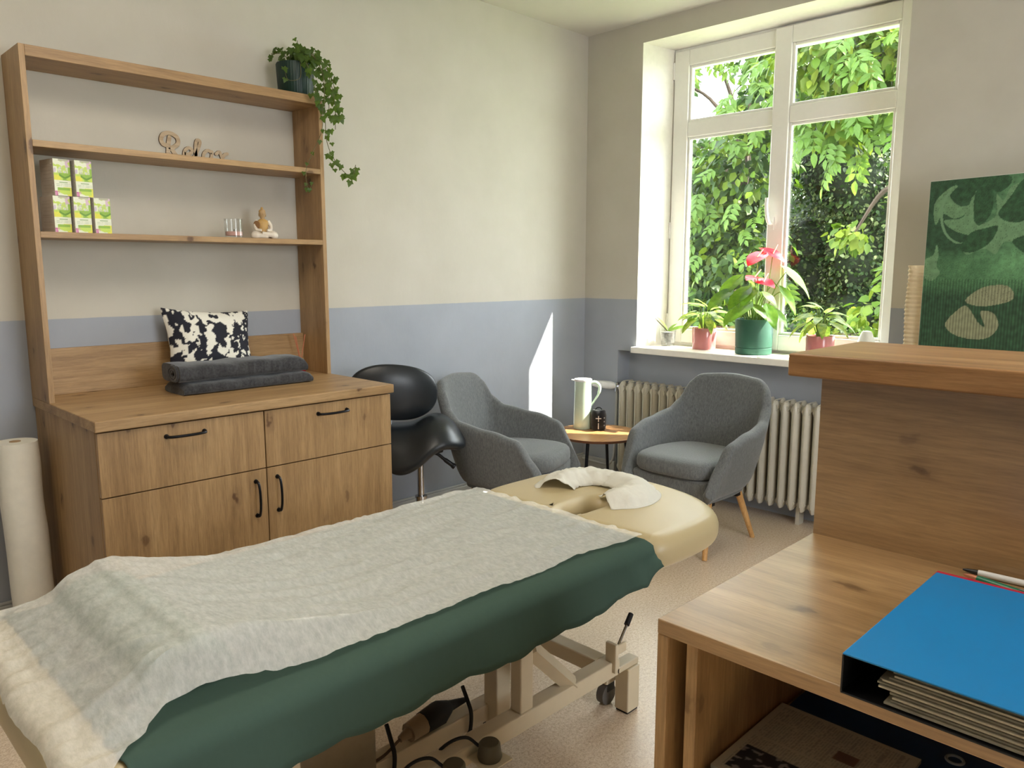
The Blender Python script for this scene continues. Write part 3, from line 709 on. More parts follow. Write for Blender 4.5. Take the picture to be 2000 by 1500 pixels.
for x in (-2.105, -3.50):
    for y in (-1.925, -1.48):
        l = bx('leg', x - 0.030, y - 0.026, 0.006, x + 0.030, y + 0.026, 0.150)
        MB().box(x - 0.026, y - 0.022, 0.0, x + 0.026, y + 0.022, 0.010).build('rubber_foot', M['black_rubber'], l)
        sgn = 1 if x > -3 else -1
        MB().box(x - 0.08 * sgn, y - 0.020, 0.152, x + 0.030 * sgn, y + 0.020, 0.172).build('bracket', CM, l, bevel=0.003)
bx('post', -2.604, -1.942, 0.202, -2.556, -1.902, 0.47); bx('post', -2.604, -1.505, 0.202, -2.556, -1.465, 0.47)
bx('post', -3.30, -1.942, 0.202, -3.25, -1.902, 0.47); bx('post', -3.30, -1.505, 0.202, -3.25, -1.465, 0.47)
pz = bx('lift_sleeve', -2.555, -1.80, 0.075, -2.500, -1.745, 0.47); MB().box(-2.557, -1.802, 0.060, -2.498, -1.743, 0.078).build('sleeve_foot', M['black_rubber'], pz)
for y in (-1.922, -1.485):
    b = MB(); b.tube([(-2.55, y, 0.365), (-2.375, y, 0.190)], 0.026, 4); b.build('brace', CM, bed)
    b = MB(); b.tube([(-3.28, y, 0.365), (-3.42, y, 0.22)], 0.026, 4); b.build('brace', CM, bed)
c = MB(); c.box(-2.148, -1.878, 0.075, -2.088, -1.836, 0.150); cs = c.build('caster', CM, bed, bevel=0.004)
c = MB(); c.box(-2.135, -1.872, 0.045, -2.10, -1.842, 0.085); c.build('fork', M['black_plastic'], cs); c = MB(); c.tube([(-2.125, -1.87, 0.034), (-2.125, -1.844, 0.034)], 0.034, 20); c.build('wheel', plain('caster_grey', (96, 92, 88), 0.6), cs, smooth=True)
lv = MB(); lv.box(-2.212, -1.958, 0.170, -2.198, -1.918, 0.262); lv.box(-2.20, -1.952, 0.222, -2.150, -1.944, 0.252); lo = lv.build('lever_bracket', CM, bed, bevel=0.003)
lv = MB(); lv.tube([(-2.180, -1.940, 0.240), (-2.100, -1.92, 0.290)], 0.0045, 8); lr = lv.build('lever', M['chrome'], lo, smooth=True)
lv = MB(); lv.tube([(-2.112, -1.923, 0.283), (-2.078, -1.914, 0.304)], [0.009, 0.0085], 10); lv.build('grip', M['black_rubber'], lr, smooth=True)
mo = bx('motor_box', -3.36, -1.82, 0.138, -2.98, -1.66, 0.40, plain('motor_grey', (150, 138, 116), 0.5), bed, 0.008)
for x in (-3.10, -3.03): MB().box(x, -1.832, 0.145, x + 0.030, -1.819, 0.170).build('socket', M['black_plastic'], mo, bevel=0.002)
# power plug and cables lashed to the base
pl = thing('power_plug', 'black power plug joined to a grey socket, lashed to the table base', 'plug', (-2.70, -1.86, 0.138))
b = MB(); b.tube([(-2.78, -1.745, 0.170), (-2.72, -1.74, 0.172), (-2.68, -1.735, 0.172)], [0.030, 0.034, 0.018], 10); b.tube([(-2.68, -1.735, 0.172), (-2.62, -1.733, 0.165)], [0.016, 0.008], 10); b.build('plug_body', M['black_rubber'], pl, smooth=True)
b = MB(); b.tube([(-2.78, -1.745, 0.170), (-2.83, -1.748, 0.166)], [0.029, 0.026], 10); b.tube([(-2.83, -1.748, 0.166), (-2.86, -1.75, 0.162)], [0.016, 0.009], 10); b.build('socket_body', plain('plug_grey', (150, 130, 104), 0.5), pl, smooth=True)
b = MB(); b.tube(catmull([(-2.86, -1.75, 0.162), (-2.92, -1.757, 0.145), (-2.98, -1.76, 0.150), (-3.04, -1.75, 0.17)], 5), 0.004, 6); b.build('cord', plain('brown_cord', (84, 64, 44), 0.6), pl, smooth=True)
for x in (-2.625, -2.89):
    b = MB(); b.tube(catmull([(x + 0.01, -1.72, 0.20), (x, -1.752, 0.175), (x - 0.004, -1.772, 0.145), (x - 0.008, -1.773, 0.10), (x - 0.012, -1.768, 0.082)], 5), 0.006, 6); b.build('cable_tie', M['black_rubber'], pl, smooth=True)
FP = [(-2.762, -1.987), (-2.878, -1.987)]; FZ = 0.172
for k, (x, y) in enumerate(FP):
    fp = thing('foot_pedal', ('olive round foot pedal on a square plate, nearer the leg brace', 'olive round foot pedal further from the leg brace')[k], 'foot pedal', (x, y, FZ), rad(0), 'foot pedals under the table')
    b = MB(); b.box(x - 0.040, y - 0.042, FZ, x + 0.040, y + 0.0415, FZ + 0.004); b.build('plate', CM, fp, bevel=0.001)
    b = MB(); b.lathe([(0.0, 0.004), (0.029, 0.004), (0.031, 0.010), (0.028, 0.030), (0.027, 0.042), (0.023, 0.047), (0.0, 0.049)], 28, (x, y, FZ), close=False); b.build('button', plain('olive_rubber', (86, 80, 62), 0.55), fp, smooth=True)
    b = MB()
    pts = [(x - 0.01, y + 0.028, FZ + 0.028), (x - 0.035, y + 0.05, FZ + 0.052), (x - 0.08, y + 0.075, FZ + 0.040), (x - 0.13, y + 0.12, FZ - 0.03 - 0.01 * k), (x - 0.20, y + 0.16, FZ - 0.06), (x - 0.28, y + 0.20, FZ - 0.09)]
    b.tube(catmull(pts, 6), 0.0042, 8); b.build('cable', M['black_rubber'], fp, smooth=True)

# green fleece sheet with scalloped hem, draped over both long sides
gs = MB(); GX0, GX1 = -3.625, -2.206
sec = []   # cross-section (y, z) from far hem over the top to the near hem
yf_, yn_ = BY1 + 0.006, BY0 - 0.006; zt_ = BZ + 0.004; r = 0.040
sec.append((yf_ + 0.012, 0.500)); sec.append((yf_ + 0.008, 0.54)); sec.append((yf_, zt_ - r))
for k in range(1, 6): a = rad(90 * k / 6); sec.append((yf_ - r + r * math.cos(a), zt_ - r + r * math.sin(a)))
ys = np.linspace(yf_ - r, yn_ + r, 26)
for y in ys: sec.append((float(y), zt_))
for k in range(1, 6): a = rad(90 * k / 6); sec.append((yn_ + r - r * math.sin(a), zt_ - r + r * math.cos(a)))
for z, dy in ((zt_ - r, 0), (0.555, -0.006), (0.535, -0.011), (0.515, -0.016), (0.500, -0.020)): sec.append((yn_ + dy, z))
NS = len(sec) - 1; NX = 190
def green_pt(a, c):
    i = min(NS, int(round(c * NS))); y, z = sec[i]
    x = GX0 + (GX1 - GX0) * a
    side = max(0.0, min(1.0, (BZ - 0.03 - z) / 0.08))
    if a < 0.02: x += 0.010 * abs(math.sin(y * 60)) * (1 - a / 0.02)
    if a > 0.985: x -= 0.007 * abs(math.sin((y + z) * 62)) * (a - 0.985) / 0.015
    near = y < -1.7
    if side > 0:
        fold = 0.006 * math.sin(x * 21 + 1.0) + 0.004 * nz(x * 9, 2.0 if near else 5.0)
        corner = sstep(-2.50, -2.22, x)
        fold += corner * (0.008 * math.sin(x * 58) - 0.004)
        y += (fold if near else -fold) * side
        z -= side * (0.006 * abs(math.sin(x * 30)) + 0.018 * nz(x * 3.1, 7.0) - 0.004 - 0.016 * corner)
        if near: z += side * 0.045 * sstep(-2.285, -2.205, x); x -= side * 0.006 * corner
    return (x, y, z)
gs.grid(green_pt, NX, NS)
go = gs.build('fleece_sheet', M['sheet_green'], smooth=True); tag(go, 'green fleece sheet with scalloped hem draped over the treatment table', 'sheet')
go.modifiers.new('solid', 'SOLIDIFY').thickness = 0.0015
# bolster under the paper
b = MB(); bxc, bw, bh, by0, by1 = -3.462, 0.100, 0.088, -1.925, -1.425; zb0 = BZ + 0.0065
def bol(a, c):
    y = by0 + (by1 - by0) * a; e = min(1.0, min(a, 1 - a) / 0.06); e = 0.80 + 0.20 * math.sqrt(max(0, 1 - (1 - e) ** 2))
    t = PI * c; return (bxc + bw * e * math.cos(t), y, zb0 + bh * e * math.sin(t) ** 0.85)
b.grid(bol, 24, 18)
for a in (0, 1):
    ring = [bol(a, k / 18) for k in range(19)]; b.add(ring, [tuple(range(19))[::(1 if a == 0 else -1)]])
b.add([bol(0, 0), bol(1, 0), bol(1, 1), bol(0, 1)], [(0, 1, 2, 3)])
o = b.build('knee_bolster', M['bolster_green'], smooth=True, weld=True); tag(o, 'half-round green knee bolster under the white paper near the foot end', 'bolster')
# white couch paper
PX0, PX1 = -3.72, -2.212
pp = MB(); NXp, NYp = 210, 110
def tent(x):
    if x > -3.435: return max(0.0, 1 - max(0.0, x + 3.415) / 0.48) ** 1.6
    return 1 - min(1.0, max(0.0, (-3.455 - x) / 0.20)) ** 0.92
def paper_pt(a, c):
    x = PX0 + (PX1 - PX0) * a
    yn = -2.012 + 0.020 * sstep(-3.2, -3.5, x) - 0.075 * sstep(-3.50, -3.66, x) - 0.03 * sstep(-2.4, -2.25, x) + 0.006 * nz(x * 7, 1.0)
    yf = -1.306 - 0.04 * sstep(-2.45, -2.22, x)
    y = yf + (yn - yf) * c
    inb = sstep(-1.31, -1.430, y) * (1 - sstep(-1.945, -2.02, y))
    hgt = bh * (math.sin(math.acos(max(-1, min(1, (x - bxc) / (bw * 1.0))))) ** 0.85 if abs(x - bxc) < bw else 0) + 0.004
    t = (bh + 0.014) * tent(x)
    z = BZ + 0.010 + max(t, hgt if inb > 0.99 else 0) * inb
    # pulled crease running from the bolster corner along the near side
    cr = math.exp(-((y + 1.935 + 0.05 * (x + 3.36)) / 0.016) ** 2) * sstep(-3.42, -3.34, x) * (1 - sstep(-3.2, -2.7, x)); z += 0.012 * cr
    flat = 1 - 0.6 * inb * max(0, tent(x))
    z += flat * 1.7 * (0.0036 * (1 - abs(nz(x * 3.2, y * 15, 1.0)) * 2.2) + 0.0030 * nz(x * 11, y * 26, 3.0) + 0.0020 * (1 - 2 * abs(nz(x * 26 + y * 12, y * 20 - x * 8, 6.0))))
    # folds fanning out from the near corner of the bolster towards the foot end
    dx_, dy_ = x + 3.455, y + 1.925
    if dx_ < 0.02 and inb > 0.0:
        th_ = math.atan2(dy_, -dx_ + 0.02); rr2 = math.hypot(dx_, dy_)
        z += 0.009 * max(0.0, math.sin(th_ * 9 + 1.2)) ** 3 * sstep(0.02, 0.08, rr2) * (1 - sstep(0.16, 0.30, rr2)) * sstep(0.02, -0.06, dx_)
    z = max(z, BZ + 0.0075)
    if y > -1.335: z -= 1.0 * (y + 1.335) ** 1.2 * 1.2
    if y < BY0 + 0.035: z -= 1.3 * max(0.0, (BY0 + 0.035 - y))
    ed = BX0 + 0.035
    if x < ed:
        d = ed - x; rr = 0.05
        z -= d * d * 9.0 + 0.003 * math.sin(y * 26) * min(1, d * 20)
        x = ed - 0.055 * (1 - math.exp(-d / 0.05)) + 0.004 * math.sin(y * 22)
    return (x, y, z)
pp.grid(paper_pt, NXp, NYp)
po = pp.build('couch_paper', M['sheet_paper'], smooth=True); tag(po, 'translucent white disposable paper spread over the green sheet and bolster', 'paper')
# face tissue laid around the breathing hole
tm = MB()
def tis(a, c):
    # U shaped strip, open towards the foot
    th = rad(218) * (1 - a) + rad(-45) * a
    R0, R1 = 0.060, 0.205
    lobe = 1 + 0.10 * math.sin(th * 3)
    rr_ = R0 + (R1 - R0) * c
    x = -1.925 + rr_ * math.cos(th - rad(88)) * 0.98 * lobe; y = -1.640 + rr_ * math.sin(th - rad(88)) * 1.12
    z = 0.617 + 0.042 * math.sin(PI * min(1, c * 1.05)) ** 0.8 + 0.010 * nz(x * 24, y * 24, 2.0) + 0.006 * (1 - 2 * abs(nz(x * 50, y * 34, 4.0)))
    ex = max(0.0, abs(a - 0.5) - 0.36) / 0.14
    y += 0.02 * ex * nz(x * 30, 3.0); z = max(0.6165, z - 0.016 * ex)
    if c > 0.93: z = max(0.6155, z - 0.01)
    return (x, y, z)
tm.grid(tis, 80, 16)
o = tm.build('face_tissue', M['tissue'], smooth=True, solid=0.001); tag(o, 'crumpled white tissue laid in a U around the face hole', 'tissue')

# ================================================================== ARMCHAIRS
def armchair(label, loc, rz):
    ch = thing('armchair', label, 'armchair', loc, rz, 'grey upholstered armchairs by the round table')
    rim = catmull([(0.272, -0.285, 0), (0.305, -0.16, 0), (0.315, 0.02, 0), (0.295, 0.185, 0), (0.225, 0.302, 0), (0, 0.335, 0), (-0.225, 0.302, 0), (-0.295, 0.185, 0), (-0.315, 0.02, 0), (-0.305, -0.16, 0), (-0.272, -0.285, 0)], 8)
    base = catmull([(0.215, -0.262, 0), (0.225, -0.16, 0), (0.228, 0.0, 0), (0.205, 0.12, 0), (0.150, 0.185, 0), (0, 0.205, 0), (-0.150, 0.185, 0), (-0.205, 0.12, 0), (-0.228, 0.0, 0), (-0.225, -0.16, 0), (-0.215, -0.262, 0)], 8)
    n = len(rim) - 1
    hh = [(0.0, 0.315), (0.05, 0.46), (0.10, 0.565), (0.18, 0.600), (0.29, 0.630), (0.335, 0.680), (0.385, 0.775), (0.42, 0.815), (0.5, 0.828), (0.58, 0.815), (0.615, 0.775), (0.665, 0.680), (0.71, 0.630), (0.82, 0.600), (0.90, 0.565), (0.95, 0.46), (1.0, 0.315)]
    NV = 9
    b = MB()
    def f(a, c):
        k = a * n; i = min(n - 1, int(k)); t = k - i
        P = rim[i].lerp(rim[i + 1], t); Q = base[i].lerp(base[i + 1], t); h = lerp_table(hh, a); zb = 0.285
        s = c ** 0.62
        q = Q.lerp(P, s)
        lean = max(0.0, (h - 0.62) / 0.24) * c ** 2
        q = q + Vector((0, 0.035 * lean, 0)); q.x *= 1 - 0.06 * lean
        return (q.x, q.y, zb + (h - zb) * c)
    b.grid(f, 64, NV)
    sh_ = b.build('shell', M['grey_fabric'], ch, local=True, solid=0.052, offset=-1, sub=1)
    # underside and seat deck
    d = MB(); d.prism([(p.x * 0.985, p.y * 0.985) for p in base], 0.275, 0.385); d.build('seat_base', M['grey_fabric'], ch, local=True, bevel=0.012)
    cshape = []
    for k in range(40):
        t = 2 * PI * k / 40; cx = math.copysign(abs(math.cos(t)) ** 0.55, math.cos(t)); sy = math.copysign(abs(math.sin(t)) ** 0.55, math.sin(t))
        cshape.append((cx * (0.232 if sy < 0 else 0.232 - 0.045 * sy), -0.045 + sy * 0.245))
    domed_pad('seat_cushion', cshape, [0.386, 0.390, 0.405, 0.430, 0.452, 0.464, 0.471, 0.475, 0.477], [0.03, 0.012, 0.001, 0.0, 0.005, 0.016, 0.035, 0.055, 0.075], M['grey_fabric'], ch_local(ch))
    for sx in (-1, 1):
        for sy in (-1, 1):
            l = MB(); topp = Vector((sx * 0.165, 0.13 * sy - 0.02, 0.30)); ft = Vector((sx * 0.205, 0.235 * sy, 0.0))
            l.tube([ft, topp], [0.0125, 0.019], 14); lo_ = l.build('leg', M['beech'], ch, local=True, smooth=True)
            k = MB(); k.box(topp.x - 0.022, topp.y - 0.022, 0.245, topp.x + 0.022, topp.y + 0.022, 0.28); k.build('bracket', M['black_metal'], lo_, local=True)
    for sx in (-1, 1):
        p0 = f(0.5 + sx * 0.19, 0.42)
        q = MB(); q.tube([Vector(f(0.5 + sx * 0.168, c_)) * 0.90 + Vector((0, 0, Vector(f(0.5 + sx * 0.168, c_)).z * 0.10)) for c_ in (0.45, 0.6, 0.75, 0.9)], 0.002, 6); q.build('seam', M['grey_fabric'], ch, local=True)
    return ch
class ch_local:      # lets domed_pad build directly in the chair's own frame
    def __init__(s, o): s.o = o
_old_build = MB.build
def _build(s, name, mat, parent=None, local=False, **kw):
    if isinstance(parent, ch_local): return _old_build(s, name, mat, parent.o, local=True, **kw)
    return _old_build(s, name, mat, parent, local=local, **kw)
MB.build = _build
armchair('grey tub armchair in front of the radiator, facing the treatment table', (-0.585, -1.228, 0), rad(-90))
armchair('grey tub armchair against the left wall beside the black stool', (-1.185, -0.49, 0), rad(20))

# ------------------------------------------------------------------ round side table
TX, TY, TZ = -0.54, -0.55, 0.452
rtb = thing('side_table', 'small round wooden side table on thin black legs in the corner', 'table', (TX, TY, 0))
b = MB(); b.lathe([(0.0, TZ - 0.016), (0.236, TZ - 0.016), (0.245, TZ - 0.006), (0.246, TZ - 0.001), (0.245, TZ), (0.0, TZ)], 56, (TX, TY, 0), close=False)
o = b.build('table_top', [wood('table_oak', 'x', (150, 104, 62), (186, 138, 90), (204, 158, 108), knots=False, rough=0.3), M['walnut_edge']], rtb, smooth=True)
for p in o.data.polygons: p.material_index = 0 if p.normal.z > 0.9 else 1
for k in range(4):
    a = rad(20 + 90 * k); b = MB()
    b.tube([(TX + 0.235 * math.cos(a), TY + 0.235 * math.sin(a), 0), (TX + 0.165 * math.cos(a), TY + 0.165 * math.sin(a), TZ - 0.016)], [0.007, 0.010], 10); b.build('leg', M['black_metal'], rtb, smooth=True)
jx, jy = -0.505, -0.41
jg = thing('thermos_jug', 'tall pale mint thermos jug with loop handle on the side table', 'jug', (jx, jy, TZ))
mint = plain('mint_lacquer', (188, 206, 186), 0.22, var=0.02, spec=0.6)
b = MB(); b.lathe([(0.0, 0.0), (0.052, 0.0), (0.0545, 0.004), (0.0535, 0.05), (0.050, 0.20), (0.0485, 0.275), (0.0495, 0.283), (0.047, 0.283)], 36, (jx, jy, TZ), close=False); b.build('body', mint, jg, smooth=True)
b = MB(); b.lathe([(0.0485, 0.278), (0.052, 0.289), (0.051, 0.293), (0.03, 0.294), (0.0, 0.294)], 32, (jx, jy, TZ), close=False)
dv = Vector((-0.72, 0.69, 0))
b.tube([Vector((jx, jy, TZ + 0.284)) + dv * 0.040, Vector((jx, jy, TZ + 0.289)) + dv * 0.068], [0.018, 0.006], 10, flat=0.4); b.build('lid', M['white_plastic'], jg, smooth=True)
hv = Vector((0.70, -0.71, 0)); B0 = Vector((jx, jy, TZ))
b = MB(); b.tube(catmull([B0 + hv * 0.047 + Vector((0, 0, 0.272)), B0 + hv * 0.075 + Vector((0, 0, 0.272)), B0 + hv * 0.098 + Vector((0, 0, 0.248)), B0 + hv * 0.092 + Vector((0, 0, 0.205)), B0 + hv * 0.066 + Vector((0, 0, 0.160)), B0 + hv * 0.050 + Vector((0, 0, 0.135))], 6), [0.010] * 6 + [0.009] * 12 + [0.006] * 13, 8); b.build('handle', mint, jg, smooth=True)
spx, spy = -0.475, -0.505
sp = thing('portable_speaker', 'small black barrel speaker with white plus and minus marks on the side table', 'speaker', (spx, spy, TZ))
b = MB(); b.lathe([(0.0, 0.0), (0.034, 0.0), (0.041, 0.006), (0.0455, 0.035), (0.0455, 0.085), (0.041, 0.112), (0.034, 0.119), (0.0, 0.120)], 32, (spx, spy, TZ), close=False); b.build('body', fabric('speaker_mesh', (10, 10, 12), (30, 30, 34), 0.8, 600), sp, smooth=True)
b = MB(); b.tube(catmull([(spx - 0.014, spy + 0.014, TZ + 0.118), (spx - 0.006, spy + 0.006, TZ + 0.130), (spx + 0.006, spy - 0.006, TZ + 0.130), (spx + 0.014, spy - 0.014, TZ + 0.118)], 4), 0.003, 6); b.build('loop', M['black_rubber'], sp, smooth=True)
cv = Vector((CAM.x - spx, CAM.y - spy, 0)).normalized(); rv = Vector((cv.y, -cv.x, 0)) * -1
white = plain('white_mark', (226, 226, 222), 0.5)
def mark(dx, z, w, h, name):
    P = Vector((spx, spy, TZ + z)) + cv * math.sqrt(max(0, 0.0462 ** 2 - dx * dx)) + rv * dx
    b = MB(); U = rv * (w / 2); V = Vector((0, 0, h / 2)); Nn = cv * 0.0012
    q = [P - U - V - Nn, P + U - V - Nn, P + U + V - Nn, P - U + V - Nn, P - U - V + Nn, P + U - V + Nn, P + U + V + Nn, P - U + V + Nn]
    b.add(q, [(0, 3, 2, 1), (4, 5, 6, 7), (0, 1, 5, 4), (1, 2, 6, 5), (2, 3, 7, 6), (3, 0, 4, 7)]); b.build(name, white, sp)
mark(0, 0.072, 0.004, 0.034, 'plus_mark'); mark(0, 0.074, 0.032, 0.004, 'plus_mark'); mark(0, 0.030, 0.004, 0.036, 'minus_mark')
for z in (0.076, 0.054, 0.032):
    P = Vector((spx, spy, TZ + z)) + cv * 0.031 + rv * 0.0325; b = MB(); b.tube([P, P + (cv + rv).normalized() * 0.002], 0.0042, 10); b.build('button', plain('grey_button', (150, 150, 150), 0.5), sp)

# ------------------------------------------------------------------ saddle stool
sx0, sy0 = -1.69, -0.375
st = thing('saddle_stool', 'black leather saddle stool with oval backrest between sideboard and armchair', 'stool', (sx0, sy0, 0))
b = MB(); b.tube([(sx0, sy0, 0.09), (sx0, sy0, 0.28)], 0.026, 16); b.tube([(sx0, sy0, 0.28), (sx0, sy0, 0.50)], 0.016, 14); b.tube([(sx0, sy0, 0.275), (sx0, sy0, 0.285)], 0.030, 16); b.build('gas_column', M['chrome'], st, smooth=True)
for k in range(5):
    a = rad(20 + 72 * k); b = MB(); e = (sx0 + 0.27 * math.cos(a), sy0 + 0.27 * math.sin(a))
    b.tube([(sx0, sy0, 0.105), (e[0], e[1], 0.075)], [0.022, 0.015], 10); l = b.build('base_arm', M['chrome'], st, smooth=True)
    b = MB(); b.tube([(e[0] - 0.012 * math.sin(a), e[1] + 0.012 * math.cos(a), 0.027), (e[0] + 0.012 * math.sin(a), e[1] - 0.012 * math.cos(a), 0.027)], 0.027, 16); b.tube([(e[0], e[1], 0.05), (e[0], e[1], 0.08)], 0.008, 8); b.build('caster', M['black_plastic'], l, smooth=True)
# seat: saddle with a raised pommel and a skirt hanging towards the room
def sloc(u, v, z): return (sx0 + 0.02 + u * -0.64 + v * 0.77, sy0 - 0.015 + u * -0.77 + v * -0.64, z)
b = MB()
def seat(a, c):
    t = 2 * PI * a
    u = 0.185 * c * math.copysign(abs(math.sin(t)) ** 0.8, math.sin(t)); v = -0.045 + 0.205 * c * math.copysign(abs(math.cos(t)) ** 0.8, math.cos(t))
    z = 0.592 + 0.045 * math.exp(-((v - 0.055) / 0.075) ** 2) - 7.0 * max(0, v - 0.06) ** 2 - 3.6 * max(0, u - 0.02) ** 2 * (1.25 - 3.0 * v) - 1.0 * max(0, -u) ** 2 - 0.018 * c ** 6
    return sloc(u, v, z)
b.grid(seat, 44, 12); b.build('seat', M['leather'], st, smooth=True, solid=0.05, offset=1, sub=1)
b = MB(); b.box(sx0 - 0.09, sy0 - 0.07, 0.495, sx0 + 0.09, sy0 + 0.07, 0.520); b.build('mechanism', M['black_plastic'], st, bevel=0.008)
b = MB(); b.tube(catmull([(sx0 + 0.02, sy0 - 0.02, 0.50), (sx0 + 0.06, sy0 - 0.05, 0.492), (sx0 + 0.085, sy0 - 0.075, 0.465), (sx0 + 0.115, sy0 - 0.10, 0.435), (sx0 + 0.125, sy0 - 0.108, 0.425)], 5), [0.008] * 11 + [0.011] * 5 + [0.014] * 5, 10); b.build('lever', M['black_plastic'], st, smooth=True)
bkx, bky = sx0 - 0.105, sy0 + 0.075
b = MB(); b.tube(catmull([(sx0 - 0.05, sy0 + 0.04, 0.50), (bkx + 0.02, bky - 0.02, 0.49), (bkx - 0.005, bky + 0.0, 0.52), (bkx - 0.01, bky + 0.005, 0.62), (bkx, bky, 0.76)], 5), 0.013, 8, flat=0.5); b.build('back_bar', M['chrome'], st, smooth=True)
b = MB()
def back(a, c):
    t = 2 * PI * a; u = 0.215 * c * math.copysign(abs(math.cos(t)) ** 0.85, math.cos(t)); w_ = 0.128 * c * math.copysign(abs(math.sin(t)) ** 0.85, math.sin(t))
    dpt = 0.55 * u * u - 0.030 * (1 - c ** 3); tilt = rad(-7)
    uu = u * math.cos(tilt) - w_ * math.sin(tilt); ww = u * math.sin(tilt) + w_ * math.cos(tilt)
    # pad faces the room (towards -y,+x)
    dx, dy = math.cos(rad(-24)), math.sin(rad(-24)); nx, ny = -dy, dx
    return (bkx + 0.005 + uu * dx + dpt * nx, bky - 0.01 + uu * dy + dpt * ny, 0.800 + ww)
b.grid(back, 44, 10); b.build('backrest', M['leather'], st, smooth=True, solid=0.045, offset=0, sub=1)

# ================================================================== RECEPTION DESK
DX0, DX1, DY, DZ = -3.039, -2.497, -2.650, 0.856
DE = -4.05
dk = thing('reception_desk', 'oak reception desk with open compartment below and raised counter', 'desk', (-2.77, -3.3, 0))
MB().box(DX0, DE, DZ - 0.024, DX1, DY, DZ).build('desk_top', M['oak_y'], dk, bevel=0.002)
MB().box(DX0 + 0.001, DY - 0.019, 0, DX1, DY, DZ - 0.0245).build('side_panel', M['oak_z'], dk, bevel=0.0015)
MB().box(DX0 + 0.001, DE, 0, DX1, DE + 0.019, DZ - 0.0245).build('side_panel', M['oak_z'], dk, bevel=0.0015)
MB().box(DX0 + 0.014, DY - 0.062, 0, DX1, DY - 0.043, DZ - 0.0245).build('inner_panel', M['oak_z'], dk, bevel=0.0015)
MB().box(DX0 + 0.016, DE + 0.019, 0.585, DX1, DY - 0.0625, 0.604).build('compartment_floor', M['oak_y'], dk, bevel=0.0015)
MB().box(DX1 + 0.0005, DE, 0, DX1 + 0.045, DY, 1.172).build('back_panel', M['oak_y'], dk, bevel=0.0015)
ct = MB().box(-2.548, DE, 1.173, -2.195, -2.604, 1.217).build('raised_counter', M['edge_y'], dk, bevel=0.004, seg=3)
# binder
by1_ = -2.930; by0_ = -3.27
bi = thing('ring_binder', 'thick blue ring binder lying on the reception desk', 'binder', (-2.87, -3.1, DZ))
blue = plain('blue_cover', (0, 118, 178), 0.38, var=0.03, scale=5)
t_ = 0.0022
MB().box(-3.055, by0_, 0.907, -2.692, by1_, 0.907 + t_).build('cover', blue, bi, bevel=0.001)
MB().box(-3.055, by0_, DZ + 0.0005, -2.692, by1_, DZ + 0.0005 + t_).build('cover', M['black_plastic'], bi, bevel=0.001)
MB().box(-3.055, by1_ - t_, DZ + 0.0028, -2.692, by1_, 0.9068).build('spine', plain('dark_lining', (14, 18, 24), 0.5), bi, bevel=0.0005)
pg = MB()
MB().box(-3.052, by0_, 0.9055, -2.695, by1_ - 0.003, 0.9069).build('lining', M['black_plastic'], bi)
for k in range(15):
    z = DZ + 0.0048 + k * 0.0031; o_ = 0.012 + 0.010 * abs(math.sin(k * 1.3)) ; st_ = by1_ - 0.050 - 0.010 * math.sin(k * 0.21 * PI)
    pg.box(-3.055 + 0.005 + 0.004 * (k % 3), by0_ + 0.01, z, -2.70, st_, z + 0.0024)
pg.build('page', plain('page_edge', (160, 154, 136), 0.7, var=0.12, scale=60), bi)['kind'] = 'stuff'
for x in (-2.97, -2.88, -2.79):
    b = MB(); pts = []
    for k in range(17): a = 2 * PI * k / 16; pts.append((x, by1_ - 0.042 + 0.022 * math.cos(a), DZ + 0.026 + 0.021 * math.sin(a)))
    b.tube(pts, 0.0018, 6, caps=False); b.build('ring', M['chrome'], bi, smooth=True)
fo = MB().box(-2.691 - 0.28, -3.25, DZ, -2.668, -2.918, DZ + 0.0004)
rf = MB().box(-2.6905, -3.26, DZ + 0.0005, -2.664, -2.924, DZ + 0.046).build('red_folder', plain('red_folder_card', (178, 22, 58), 0.4), bevel=0.001)
tag(rf, 'thin red folder standing out behind the far edge of the blue binder', 'folder')
def pen(label, p0, p1, body, tipc, r=0.0055):
    P0, P1 = Vector(p0), Vector(p1); L = thing('pen', label, 'pen', P0); d = P1 - P0
    b = MB(); b.tube([P0 + d * 0.16, P0 + d * 0.2, P1], [r * 0.9, r, r], 12); b.build('barrel', body, L, smooth=True)
    b = MB(); b.tube([P0, P0 + d * 0.05, P0 + d * 0.16], [r * 0.25, r * 0.6, r * 0.9], 12); b.build('tip', tipc, L, smooth=True)
    b = MB(); b.tube([P0 + d * 0.62 + Vector((0, 0, r * 1.1)), P0 + d * 0.95 + Vector((0, 0, r * 1.3))], 0.0013, 6); b.build('clip', M['chrome'], L)
pen('white ballpoint pen with black end on the desk behind the binder', (-2.517, -2.924, DZ + 0.0062), (-2.512, -3.07, DZ + 0.0062), M['white_plastic'], M['black_plastic'])
pen('green ballpoint pen with copper tip lying beside the white pen', (-2.541, -2.932, DZ + 0.0066), (-2.580, -3.07, DZ + 0.0066), plain('green_plastic', (18, 116, 84), 0.3), plain('copper_tip', (196, 132, 104), 0.35, 0.5), 0.006)
